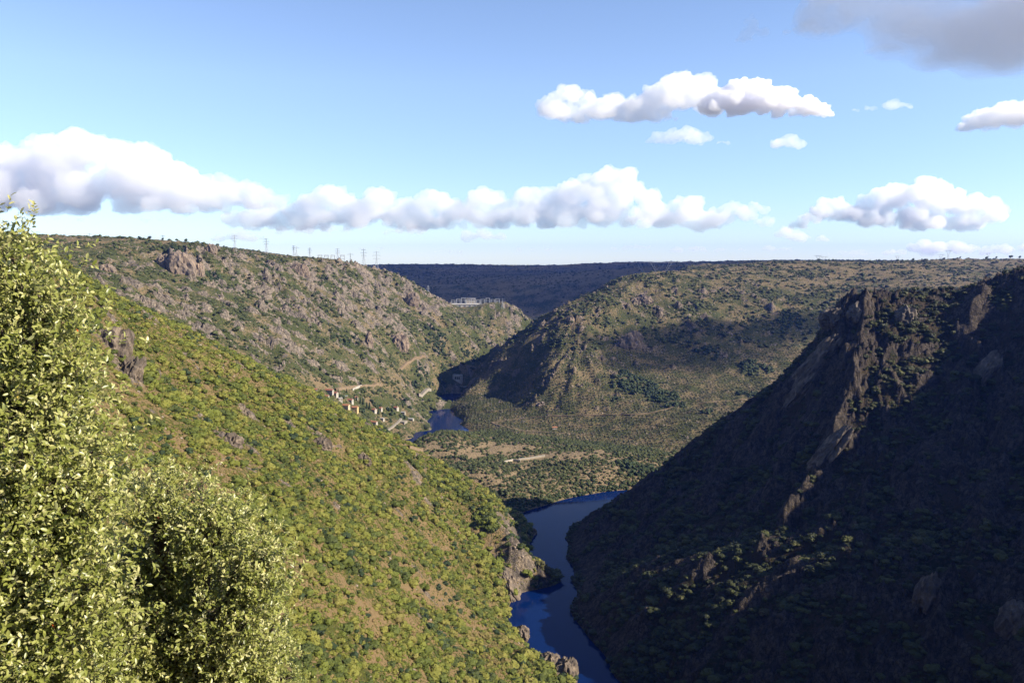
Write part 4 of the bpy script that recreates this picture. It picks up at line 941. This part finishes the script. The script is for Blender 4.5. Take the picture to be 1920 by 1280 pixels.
# ------------------------------------------------------------------ cypresses and trees on the skyline
def cypress_mesh(seed):
    rnd = random.Random(seed); bm = bmesh.new(); bmesh.ops.create_icosphere(bm, subdivisions=3, radius=1)
    for v in bm.verts:
        z = v.co.z * .5 + .5; r = (.17 * (1 - z) ** .6 + .02) * rnd.uniform(.75, 1.25) / max(.25, math.hypot(v.co.x, v.co.y) + .15)
        v.co = Vector((v.co.x * r, v.co.y * r, .06 + z * .94))
    me = bpy.data.meshes.new('crown'); bm.to_mesh(me); bm.free(); me.materials.append(M_CYPRESS); return me
def trunk_mesh(h, r):
    bm = bmesh.new(); bmesh.ops.create_cone(bm, segments=7, radius1=r, radius2=r * .5, depth=h, cap_ends=True, matrix=Matrix.Translation((0, 0, h / 2 - .3))); me = bpy.data.meshes.new('trunk'); bm.to_mesh(me); bm.free(); me.materials.append(M_BARK); return me
_cy = [cypress_mesh(k) for k in range(3)]; _tk = trunk_mesh(1.0, .06)
CYL = ['cypress beside the white house with the red hipped ridge', 'shorter cypress right beside the little red roofed house', 'first cypress of the village row, next to the little house', 'second cypress of the village row', 'third cypress of the village row', 'fourth cypress of the village row, farthest right', 'single tall cypress behind the long low front building', 'small cypress by the compact red roofed house', 'small cypress on the slope above the pool']
for (px, py, H), lb in zip(CYPRESSES, CYL):
    p = hit(px, py); t = thing('cypress_tree', p, 'dark columnar ' + lb, 'tree', 0, 'village cypresses')
    for nm, me, s in (('trunk', _tk, H * .25), ('crown', _cy[px % 3], H)):
        o = link(bpy.data.objects.new(nm, me)); o.parent = t; o.scale = (s, s, s)
RIMT = [(262, 1640, 3.0), (283, 1650, 3.6), (307, 1660, 2.6), (318, 1665, 3.0), (333, 1670, 3.2), (350, 1680, 4.6), (420, 1740, 2.6), (470, 1800, 3.0), (1535, 2330, 4.5), (1562, 2340, 4.0), (1590, 2350, 4.2), (1610, 2360, 3.4), (1648, 2380, 4.8), (1683, 2400, 4.2), (1712, 2420, 5.5), (1735, 2430, 4.5), (1770, 2450, 4.6), (1800, 2470, 4.2), (1850, 2500, 5.0), (1868, 2510, 4.6), (1895, 2520, 6.0), (1912, 2530, 5.5), (800, 4480, 9), (1125, 4560, 9), (1178, 4500, 10), (1195, 4500, 9), (1205, 4490, 8), (1365, 4250, 8)]
ORD = ['first', 'second', 'third', 'fourth', 'fifth', 'sixth', 'seventh', 'eighth', 'ninth', 'tenth', 'eleventh', 'twelfth', 'thirteenth', 'fourteenth']
cnt = {}
for px, Y, s in RIMT:
    zone = 'left mountain rim' if px < 700 else ('far plateau rim' if Y > 4000 else 'right plateau rim'); k = cnt.get(zone, 0); cnt[zone] = k + 1
    # crest nearest to that bearing
    Ys = np.linspace(Y * .9, Y * 1.1, 120); xs = ray(px, 480)[0] * Ys; g = gz(xs, Ys); j = int(np.argmax((g - CAM_Z) / Ys)); p = (float(xs[j]), float(Ys[j]), float(g[j]))
    t = thing('skyline_tree', p, 'dark rounded tree on the %s, %s from left' % (zone, ORD[k]), 'tree', 0, 'trees on the ' + zone)
    o = link(bpy.data.objects.new('trunk', _tk)); o.parent = t; o.scale = (s * 1.5, s * 1.5, s)
    o = link(bpy.data.objects.new('crown', ME_WOOD[px % 4])); o.parent = t; o.scale = (s, s, s * .85); o.location = (0, 0, s * .55)
# ------------------------------------------------------------------ the evergreen oaks in the foreground
def oak_leaf_mat():
    m, nt, b = new_mat('oak_leaf')
    a = attr(nt, 'tint')
    col = ramp(nt, a, [(.0, (.07, .09, .012)), (.35, (.150, .170, .032)), (.7, (.265, .275, .075)), (.93, (.39, .37, .16)), (.965, (.40, .29, .05)), (1, (.42, .08, .015))])
    geo = N(nt, 'ShaderNodeNewGeometry')
    col = mixc(nt, geo.outputs['Backfacing'], col, mixc(nt, .6, col, (.26, .26, .14)))
    nt.links.new(col, b.inputs['Base Color']); b.inputs['Roughness'].default_value = .38; b.inputs['Specular IOR Level'].default_value = .5
    tr = N(nt, 'ShaderNodeBsdfTranslucent'); nt.links.new(mixc(nt, .35, col, (.24, .27, .045)), tr.inputs['Color'])
    mx = N(nt, 'ShaderNodeMixShader'); mx.inputs[0].default_value = .34
    out = nt.nodes['Material Output']; nt.links.new(b.outputs[0], mx.inputs[1]); nt.links.new(tr.outputs[0], mx.inputs[2]); nt.links.new(mx.outputs[0], out.inputs['Surface'])
    return m
M_LEAF = oak_leaf_mat()
# one leaf: pointed oval, creased along the midrib, curling a little; unit length along +Y
LEAF_V = np.array([(0, 0, 0), (0, .5, .015), (0, 1.0, -.06), (-.19, .30, .075), (-.20, .68, .06), (.19, .30, .075), (.20, .68, .06)])
LEAF_F = [(0, 1, 3), (3, 1, 4), (1, 2, 4), (0, 5, 1), (5, 6, 1), (1, 6, 2)]
def oak(label, foot, blobs, n_clump, per, leaf, seed, singles=300, shoots=()):
    """blobs: (x, y, z, rx, ry, rz) crown lobes in world metres; leaf: leaf length m"""
    rg = np.random.default_rng(seed); rnd = random.Random(seed)
    t = thing('holm_oak', foot, label, 'tree')
    F = np.array(foot); B = np.array(blobs, float)
    vol = B[:, 3] * B[:, 4] * B[:, 5]; wsel = (vol ** (2 / 3)); wsel /= wsel.sum()
    # clump centres near the lobes' skins
    kk = rg.choice(len(B), n_clump, p=wsel); dd = rg.normal(size=(n_clump, 3)); dd /= np.linalg.norm(dd, axis=1)[:, None]
    fr = rg.random(n_clump) < .55; dd[fr, 1] = -np.abs(dd[fr, 1]); fr = rg.random(n_clump) < .35; dd[fr, 0] = np.abs(dd[fr, 0])
    cp = B[kk, :3] + dd * B[kk, 3:] * rg.uniform(.55, 1.02, (n_clump, 1)); cl = list(zip(cp, dd))
    up = np.array([0, 0, 1.0]); sd = np.array(SUN_DIR)
    unit = lambda a: a / (np.linalg.norm(a, axis=1)[:, None] + 1e-9)
    def spray(base, direction, length, nl, ctint, lsize):
        """leaves set alternately along many twigs at once"""
        d = unit(direction); rep = np.repeat(np.arange(len(base)), nl); q = np.concatenate([np.arange(v) for v in nl]); m = len(rep)
        f = (q + rg.random(m)) / nl[rep]; a = q * 2.4 + rg.uniform(-.5, .5, m); D = d[rep]
        s1 = unit(np.cross(D, up)); s2 = np.cross(s1, D)
        out = s1 * np.cos(a)[:, None] + s2 * np.sin(a)[:, None]
        ld = unit(D * rg.uniform(.25, .9, (m, 1)) + out * rg.uniform(.5, 1.0, (m, 1)))
        nn = up * rg.uniform(0, .7, (m, 1)) + sd * rg.uniform(.2, 1.0, (m, 1)) + D * .3 + rg.normal(size=(m, 3)) * .42
        nn = unit(nn - ld * (nn * ld).sum(1)[:, None])
        return [base[rep] + D * (length[rep] * f)[:, None], ld, nn, np.clip(ctint[rep] + rg.normal(size=m) * .16, 0, .93 + .03 * (rg.random(m) > .985)), lsize * rg.uniform(.55, 1.25, m)], list(zip(base, base + d * length[:, None]))
    c2 = np.repeat(np.arange(n_clump), per); nt_ = len(c2); ct = rg.normal(.55, .14, n_clump)
    tb = cp[c2] + rg.normal(size=(nt_, 3)) * leaf * 2.8; td = dd[c2] * .6 + np.array([0, 0, .45]) + rg.normal(size=(nt_, 3)) * .55
    arrs, twigs = spray(tb, td, leaf * rg.uniform(1.6, 3.4, nt_), rg.integers(6, 10, nt_), ct[c2] + .1 * td[:, 2], leaf)
    parts_ = [arrs]
    for (a, b_, n) in shoots:                                   # long free shoots above the crown
        a, b_ = np.array(a), np.array(b_); L = np.linalg.norm(b_ - a)
        bb = a + (b_ - a) * (np.arange(n + 1) / (n + .3))[:, None]; sdv = (b_ - a) / L + rg.normal(size=(n + 1, 3)) * .3
        ar, tw = spray(bb, sdv, np.full(n + 1, leaf * 1.5), np.append(np.full(n, 4), 9), np.full(n + 1, .75), leaf * .8)
        parts_.append(ar); twigs += tw + [(a, b_)]
    pos, dirs, nrm, tint, leng = [np.concatenate([p[k] for p in parts_]) for k in range(5)]
    n = len(pos); red = rg.random(n) > .9998; tint[red] = 1.0
    # leaves the viewer sees best are objects of their own
    rel = pos - np.array([0, 0, CAM_Z]); dist = np.linalg.norm(rel, axis=1)
    score = leng / dist * (1 + .25 * rg.random(n)); inside = (np.abs(rel[:, 0] / rel[:, 1]) < .61)
    score[~inside] = 0
    front = np.argsort(-score)[:singles]; rest = np.ones(n, bool); rest[front] = False
    side = np.cross(dirs, nrm)
    def place(idx):
        R = np.stack([side[idx], dirs[idx], nrm[idx]], -1)                       # columns: x, y, z
        return np.einsum('nij,vj->nvi', R, LEAF_V) * leng[idx][:, None, None] + pos[idx][:, None, :] - F
    idx = np.where(rest)[0]; V = place(idx).reshape(-1, 3); nv = len(LEAF_V)
    Fc = (np.array(LEAF_F)[None] + (np.arange(len(idx)) * nv)[:, None, None]).reshape(-1, 3)
    me = mesh_from('foliage', V, Fc, [M_LEAF], True)
    a = me.attributes.new('tint', 'FLOAT', 'POINT'); a.data.foreach_set('value', np.repeat(tint[idx], nv).astype(np.float32))
    o = link(bpy.data.objects.new('foliage', me)); o.parent = t; o['kind'] = 'stuff'
    forms = []
    for k in range(10):
        lm = mesh_from('leaf', LEAF_V, np.array(LEAF_F), [M_LEAF], True); a = lm.attributes.new('tint', 'FLOAT', 'POINT'); a.data.foreach_set('value', np.full(nv, .15 + .085 * k, np.float32)); forms.append(lm)
    for i in front:
        o = link(bpy.data.objects.new('leaf', forms[int(np.clip((tint[i] - .15) / .085, 0, 9))])); o.parent = t
        s, d, q = side[i], dirs[i], nrm[i]; L = leng[i]
        o.matrix_local = Matrix(((s[0] * L, d[0] * L, q[0] * L, pos[i][0] - F[0]), (s[1] * L, d[1] * L, q[1] * L, pos[i][1] - F[1]), (s[2] * L, d[2] * L, q[2] * L, pos[i][2] - F[2]), (0, 0, 0, 1)))
    # wood: trunk, limbs to the lobes, thin twigs
    def tube(bm, pts, r0, r1, seg=6):
        prev = None
        for k, p in enumerate(pts):
            a, b_ = pts[max(0, k - 1)], pts[min(len(pts) - 1, k + 1)]; d = (Vector(b_) - Vector(a)).normalized(); q = d.to_track_quat('Z', 'Y'); r = r0 + (r1 - r0) * k / (len(pts) - 1)
            ring = [bm.verts.new(Vector(p) + q @ Vector((math.cos(6.2832 * i / seg) * r, math.sin(6.2832 * i / seg) * r, 0))) for i in range(seg)]
            if prev:
                for i in range(seg): bm.faces.new((prev[i], prev[(i + 1) % seg], ring[(i + 1) % seg], ring[i]))
            prev = ring
    cen = (B[:, :3] * wsel[:, None]).sum(0) - F
    bm = bmesh.new(); top = Vector(cen) * .55; tube(bm, [Vector((0, 0, -.6)), top * .35 + Vector((.05, -.04, 0)), top * .7 + Vector((-.04, .05, 0)), top], .11, .06, 9); finish('trunk', bm, M_BARK, t, True)
    for k in range(len(B)):
        e = Vector(B[k, :3] - F) + Vector((0, 0, B[k, 5] * .2)); a = top * rnd.uniform(.55, 1)
        mid = (a + e) / 2 + Vector((rnd.uniform(-.12, .12), rnd.uniform(-.12, .12), rnd.uniform(-.05, .15)))
        bm = bmesh.new(); tube(bm, [a, (a * 2 + mid) / 3, mid, (mid + e) / 2 + Vector((rnd.uniform(-.06, .06), 0, rnd.uniform(-.06, .06))), e], .042, .012); br = finish('branch', bm, M_BARK, t, True)
        bm = bmesh.new()
        for p, d in cl:
            pp = Vector(p - F)
            if min(range(len(B)), key=lambda q: (Vector(B[q, :3] - F) - pp).length) == k:
                m2 = (e + pp) / 2 + Vector((rnd.uniform(-.05, .05), rnd.uniform(-.05, .05), rnd.uniform(-.05, .05))); s0 = mid.lerp(e, rnd.random()); tube(bm, [s0, m2, pp], .006, .003, 4)
        if len(bm.verts): finish('twig', bm, M_BARK, br, True)
        else: bm.free()
    ta, tb2 = np.array([t_[0] for t_ in twigs]) - F, np.array([t_[1] for t_ in twigs]) - F
    ax = unit(tb2 - ta); e1 = unit(np.cross(ax, up + .01)); e2 = np.cross(ax, e1); r_ = leaf * .035
    tv = np.stack([ta + e1 * r_, ta + (-.5 * e1 + .87 * e2) * r_, ta + (-.5 * e1 - .87 * e2) * r_, tb2], 1).reshape(-1, 3)
    tf = (np.array([(0, 1, 3), (1, 2, 3), (2, 0, 3)])[None] + (np.arange(len(ta)) * 4)[:, None, None]).reshape(-1, 3)
    o = link(bpy.data.objects.new('twig_tips', mesh_from('twig_tips', tv, tf, [M_BARK]))); o.parent = t; o['kind'] = 'stuff'
    return t
def lobe(px, py, Y, rpx, deep=1.0, tall=1.0):
    p = at(px, py, Y); r = max(18, rpx - 30) / FPX * Y; return (p[0], p[1], p[2], r, r * deep, r * tall)
A_ = 4.7
oak('tall pale green evergreen oak filling the left edge of the view', (at(-80, 900, A_)[0], A_ + .3, float(gz(at(-80, 900, A_)[0], A_ + .3)) - .1),
    [lobe(22, 490, A_, 52), lobe(-40, 540, A_, 120), lobe(75, 570, A_, 75), lobe(20, 660, A_ + .2, 120), lobe(60, 640, A_ - .1, 80), lobe(40, 750, A_ - .2, 90), lobe(140, 950, A_, 90), lobe(180, 1100, A_, 80), lobe(110, 690, A_, 85), lobe(-60, 780, A_, 130), lobe(90, 800, A_ + .2, 110), lobe(170, 850, A_ + .3, 65), lobe(60, 930, A_ + .3, 110), lobe(-30, 1010, A_ - .3, 110), lobe(90, 1060, A_ - .1, 110), lobe(-20, 1180, A_ - .1, 120), lobe(110, 1200, A_ - .1, 120), lobe(30, 1300, A_ - .3, 120), lobe(40, 860, A_ - .3, 95), lobe(-10, 900, A_ - .3, 90), lobe(110, 890, A_ - .2, 70)],
    1080, 8, .039, 11, 300, [(at(45, 450, A_), at(66, 395, A_), 4), (at(20, 450, A_), at(38, 425, A_), 4), (at(60, 470, A_), at(80, 455, A_), 3), (at(120, 640, A_), at(165, 595, A_), 4), (at(150, 760, A_), at(235, 735, A_), 4), (at(-5, 480, A_), at(4, 450, A_), 3)])
B_ = 5.9
oak('spreading evergreen oak in front of the left hillside, right of the tall oak', (at(300, 1250, B_)[0], B_ + .3, float(gz(at(300, 1250, B_)[0], B_ + .3)) - .1),
    [lobe(290, 960, B_, 75), lobe(390, 990, B_, 80), lobe(470, 1060, B_, 78), lobe(330, 1060, B_ + .3, 100), lobe(240, 1080, B_ + .2, 90), lobe(440, 1160, B_, 105), lobe(320, 1200, B_ + .1, 110), lobe(230, 1240, B_ - .2, 100), lobe(430, 1280, B_, 110), lobe(300, 1350, B_, 120)],
    1050, 7, .037, 12, 300, [(at(500, 1090, B_), at(548, 1040, B_), 4), (at(260, 930, B_), at(262, 880, B_), 4)])
C_ = 9.5
oak('fine-leaved evergreen oak behind the spreading oak', (at(430, 1300, C_)[0], C_ + .4, float(gz(at(430, 1300, C_)[0], C_ + .4)) - .1),
    [lobe(310, 910, C_, 50), lobe(370, 905, C_, 45), lobe(440, 960, C_, 55), lobe(500, 1020, C_, 50), lobe(520, 1130, C_, 45), lobe(500, 1220, C_, 65), lobe(540, 1270, C_, 45), lobe(440, 1300, C_, 90), lobe(380, 1150, C_, 90)],
    420, 6, .034, 13, 300)
lap('oaks')
# ------------------------------------------------------------------ clouds: real bodies of cloud vapour far beyond the gorge
def vapour_mat(name, dens, aniso=.25):
    m = bpy.data.materials.new(name); m.use_nodes = True; nt = m.node_tree; nt.nodes.clear()
    out = nt.nodes.new('ShaderNodeOutputMaterial'); v = nt.nodes.new('ShaderNodeVolumePrincipled')
    v.inputs['Color'].default_value = (.972, .974, 1, 1); v.inputs['Density'].default_value = dens; v.inputs['Anisotropy'].default_value = aniso
    nt.links.new(v.outputs[0], out.inputs['Volume']); return m
S.cycles.volume_bounces = 24
S.cycles.max_bounces = 26
_b = bmesh.new(); bmesh.ops.create_icosphere(_b, subdivisions=2, radius=1)
BALL_V = np.array([v.co for v in _b.verts]); BALL_F = np.array([[v.index for v in f.verts] for f in _b.faces]); _b.free()
def cloud(label, px, py, Y, lumps, dens=5.0, flat=1.0, depth=1.3, res=2.6, veil=False):
    """lumps: (dx, dy up, radius) in photo pixels about the base point (px, py); Y: distance in m"""
    c = Vector(at(px, py, Y)); s = Y / FPX; rnd = random.Random(label)
    VV, FF, n0 = [], [], 0
    for bx, by, br, *off in lumps:
        oy0 = off[0] if off else 0
        for k in range(24):
            a = rnd.random() * 6.283; t = rnd.random() ** .5; r = br * (.16 + .46 * rnd.random() ** 1.5)
            ox = math.cos(a) * br * t * 1.15; oy = abs(math.sin(a)) * br * t * .85 * flat; oz = rnd.uniform(-.5, .5) * br * depth
            VV.append(BALL_V * np.array([r * s * 1.15, r * s, r * s * .85 * (.4 + .6 * flat)]) + np.array([(bx + ox) * s, (oz + oy0) * s, (by + oy) * s])); FF.append(BALL_F + n0); n0 += len(BALL_V)
    VV, FF = np.concatenate(VV), np.concatenate(FF); VV[:, 2] = np.where(VV[:, 2] < 0, VV[:, 2] * .15, VV[:, 2])
    def body(nm, vox, disp, grow, mat, parent):
        me = mesh_from(nm, VV, FF); o = bpy.data.objects.new(nm, me); COL.objects.link(o)
        rm = o.modifiers.new('skin', 'REMESH'); rm.mode = 'VOXEL'; rm.voxel_size = s * vox
        for kind, sc, st in disp:
            tx = bpy.data.textures.new('billow', 'CLOUDS' if kind == 'c' else 'VORONOI'); tx.noise_scale = s * sc
            if kind == 'c': tx.noise_depth = 2
            d = o.modifiers.new('billow', 'DISPLACE'); d.texture = tx; d.strength = s * st; d.mid_level = .45 - grow; d.texture_coords = 'GLOBAL'
        rm = o.modifiers.new('clean', 'REMESH'); rm.mode = 'VOXEL'; rm.voxel_size = s * vox * .9; rm.use_smooth_shade = True
        for sc, st in ((8, 3.4), (4.5, 1.8)):
            tx = bpy.data.textures.new('curl', 'VORONOI'); tx.noise_scale = s * sc; d = o.modifiers.new('curl', 'DISPLACE'); d.texture = tx; d.strength = -s * st; d.mid_level = .5; d.texture_coords = 'GLOBAL'
        me.materials.append(mat)
        if parent: o.parent = parent
        else: o.location = c
        return o
    o = body('cloud', res, [('c', 46, 12), ('v', 22, -9), ('v', 9, -6), ('c', 5, 3)], 0, vapour_mat('cloud_vapour', dens * .62 / (s * 60)), None)
    o['label'] = label; o['category'] = 'cloud'; o['group'] = 'clouds in the sky'
    if veil:
        body('veil', res * 2.4, [('c', 60, 30), ('c', 16, 16), ('c', 7, 8)], .22, vapour_mat('cloud_veil', .13 / (s * 30)), o)
    return o
cloud('long white cloud with flat mauve base low on the left', 215, 402, 18000,
      [(-330, 30, 80), (-230, 40, 75), (-150, 60, 70), (-90, 95, 55), (-50, 80, 65), (10, 70, 60), (70, 55, 55), (130, 42, 48), (190, 28, 40), (250, 20, 34), (290, 12, 24), (-180, 20, 60), (-60, 20, 60), (60, 15, 55), (160, 10, 45)], 2.8)
cloud('long bank of white heaps low over the left mountain and the gorge', 960, 430, 26000,
      [(-420, 5, 26), (-375, 25, 34), (-335, 45, 34), (-290, 28, 32), (-240, 40, 32), (-190, 28, 28), (-140, 40, 32), (-95, 22, 28), (-50, 42, 32), (-5, 24, 28), (40, 44, 34), (85, 28, 30), (125, 50, 36), (170, 70, 36), (195, 88, 26), (225, 52, 32), (270, 26, 28), (320, 34, 26), (360, 16, 26), (410, 20, 28), (450, 34, 18), (470, 8, 16), (-380, 12, 38), (-320, 10, 38), (-260, 12, 38), (-200, 10, 36), (-130, 10, 36), (-70, 10, 36), (-20, 10, 36), (50, 10, 38), (110, 10, 40), (180, 14, 44), (250, 8, 38), (340, 6, 34), (-460, 14, 34), (-500, 10, 26)], 2.9)
cloud('heaped white cloud low over the right plateau', 1690, 432, 22000,
      [(-195, 5, 14), (-160, 18, 24), (-130, 38, 24), (-100, 24, 24), (-60, 30, 32), (-25, 52, 30), (10, 48, 34), (45, 66, 30), (75, 44, 34), (110, 40, 30), (150, 34, 28), (168, 18, 22), (-40, 6, 30), (40, 8, 34), (110, 6, 28)], 4)
cloud('low thin cloud under the long left cloud', 120, 414, 24000, [(-60, 0, 8), (-20, 0, 9), (30, 0, 8), (150, 2, 9), (185, 1, 9)], 2, .6)
cloud('low rounded cloud above the pylons of the left rim', 590, 436, 30000, [(-60, 0, 12), (-20, 3, 16), (25, 2, 15), (60, 0, 10), (150, -2, 14), (190, 0, 16)], 3, .8)
cloud('pale cloud strip low over the far plateau', 1330, 470, 32000, [(-60, 0, 9), (-20, 2, 12), (20, 1, 11), (60, 0, 8), (110, 0, 12), (140, 0, 10)], 2.5, .6)
cloud('low cloud bank touching the right horizon', 1810, 476, 30000, [(-130, 0, 18), (-70, 5, 26), (0, 5, 26), (60, 2, 22), (120, 2, 24), (170, 0, 26)], 4, .6)
cloud('bright three-humped white cloud in the middle of the sky', 1240, 226, 7600,
      [(-180, 5, 40), (-160, 30, 32), (-110, 0, 36), (-90, 25, 26), (-50, 0, 34), (10, 30, 44), (40, 45, 42), (70, 25, 38), (0, 5, 30)], 3.2)
cloud('mauve grey cloud with white crown beside the three-humped cloud', 1435, 216, 7400,
      [(-70, 10, 34), (-20, 25, 38), (20, 15, 36), (60, 8, 28), (95, 0, 20), (-40, 40, 26)], 10)
cloud('small white cloud under the three-humped cloud', 1275, 270, 8400, [(-50, 0, 14), (-20, 5, 22), (10, 8, 26), (35, 5, 20), (80, -2, 12)], 2.2, .8)
cloud('tiny round white cloud right of the small white cloud', 1475, 276, 8600, [(-12, 0, 14), (5, 2, 18)], 3)
cloud('thin white wisp high on the right', 1655, 206, 7000, [(-50, -3, 8), (-20, 0, 11), (15, 4, 13), (40, 6, 12)], 1.6, .6, veil=False)
cloud('bright cloud with grey back cut by the right edge', 1890, 246, 7200, [(-70, 0, 22), (-40, 15, 30), (0, 20, 34), (50, 20, 40), (100, 20, 44)], 4)
cloud('small pink white streak in the clear sky on the right', 1483, 320, 12000, [(-12, 0, 6), (8, 0, 7)], 1.5, .5, veil=False)
cloud('small heaped cloud low over the gorge', 905, 450, 30000, [(-25, 0, 12), (5, 3, 17), (28, 2, 13)], 3)
cloud('low white cloud right of the gorge', 1500, 452, 26000, [(-25, 5, 20), (5, 0, 16), (40, 0, 10)], 3)
cloud('flat low cloud behind the pylons on the left', 440, 452, 30000, [(-30, 0, 14), (10, 4, 18), (45, 0, 12)], 3, .8)
cloud('broken lavender cloud overhead at the upper right', 1730, 118, 4200,
      [(-190, 70, 44), (-140, 110, 50), (-80, 90, 50), (-20, 70, 60), (40, 40, 70), (90, 0, 70), (130, 30, 90), (220, 60, 110), (330, 60, 150), (430, 90, 170)], .55, .5, 2.0, res=6, veil=True)
cloud('small ragged white tuft near the top, left of the lavender cloud', 1405, 80, 4800, [(-12, 0, 14), (8, 14, 18), (4, 34, 12)], 1.1, 1.0)
cloud('white tuft on the lower fringe of the lavender cloud', 1515, 66, 4700, [(-25, 0, 15), (5, 6, 19), (35, 2, 15)], 1.3, .9)
cloud('curved white shred under the lavender cloud', 1650, 100, 4600, [(-25, -14, 12), (-5, 2, 15), (25, 4, 14), (50, -6, 10)], 1.2, .9)
# a cloud beyond the right edge; its shadow lies across the middle hill
def shading_cloud(label, px, py, lumps, alt=1400, dens=2.2, size=3100, T=None):
    T = Vector(T or hit(px, py)); q = T + SUN_DIR * ((alt - T.z) / SUN_DIR.z)
    d = q - Vector((0, 0, CAM_Z)); o = cloud(label, 960, 300, size, lumps, dens, .5, 1.0, res=12); o.location = q; return o
shading_cloud('grey cloud beyond the right edge that shades the middle hill', 1340, 650, [(-90, 0, 40, 0), (-40, 0, 46, 10), (20, 0, 50, 20), (75, 0, 44, 45), (-60, 0, 36, -50), (0, 0, 40, -40), (50, 0, 36, -20)], 1400, 3)
shading_cloud('wide grey cloud overhead that shades the far plateau and its gorge wall', 960, 560, [(-500, 0, 110, 120), (-330, 0, 120, 60), (-180, 0, 130, 150), (-160, 0, 120, -60), (0, 0, 130, 40), (150, 0, 130, 130), (170, 0, 120, -80), (320, 0, 130, 30), (-20, 0, 120, 260), (180, 0, 120, 300), (-200, 0, 120, 330), (-380, 0, 110, 240), (380, 0, 120, 200)], 3000, 2.2, 9300, (0, 4100, 210))  # unseen cloud, added out of view only to shade the far plateau
for _k, (_px, _py, _w) in enumerate([(700, 468, 46), (830, 474, 40), (1020, 470, 50), (1190, 466, 36), (1600, 476, 44), (300, 446, 40)]):
    cloud('thin pale cloud streak just above the horizon, %s from left' % ('second', 'third', 'fourth', 'fifth', 'sixth', 'first')[_k], _px, _py, 33000, [(-_w, 0, 5), (-_w * .4, 1, 8), (_w * .2, 1, 9), (_w * .7, 0, 7), (_w * 1.2, 0, 4)], 2.2, .5)
lap('clouds')
# ------------------------------------------------------------------ air
def box_mesh(name, x0, x1, y0, y1, z0, z1, mats=()):
    v = [(x, y, z) for z in (z0, z1) for y in (y0, y1) for x in (x0, x1)]
    me = bpy.data.meshes.new(name); me.from_pydata(v, [], [(0, 2, 3, 1), (4, 5, 7, 6), (0, 1, 5, 4), (2, 6, 7, 3), (0, 4, 6, 2), (1, 3, 7, 5)])
    for m in mats: me.materials.append(m)
    me.update(); return me
mh = bpy.data.materials.new('haze_air'); mh.use_nodes = True; nt = mh.node_tree; nt.nodes.clear()
_o = nt.nodes.new('ShaderNodeOutputMaterial'); _v = nt.nodes.new('ShaderNodeVolumePrincipled')
_v.inputs['Color'].default_value = (.09, .23, 1.0, 1); _v.inputs['Density'].default_value = 2.6e-5; _v.inputs['Anisotropy'].default_value = .3
nt.links.new(_v.outputs[0], _o.inputs['Volume'])
o = link(bpy.data.objects.new('haze', box_mesh('haze', -13200, 13200, -7000, 13200, float(GZ.min()) - 12, 520, [mh]))); o['kind'] = 'stuff'
lap('done')
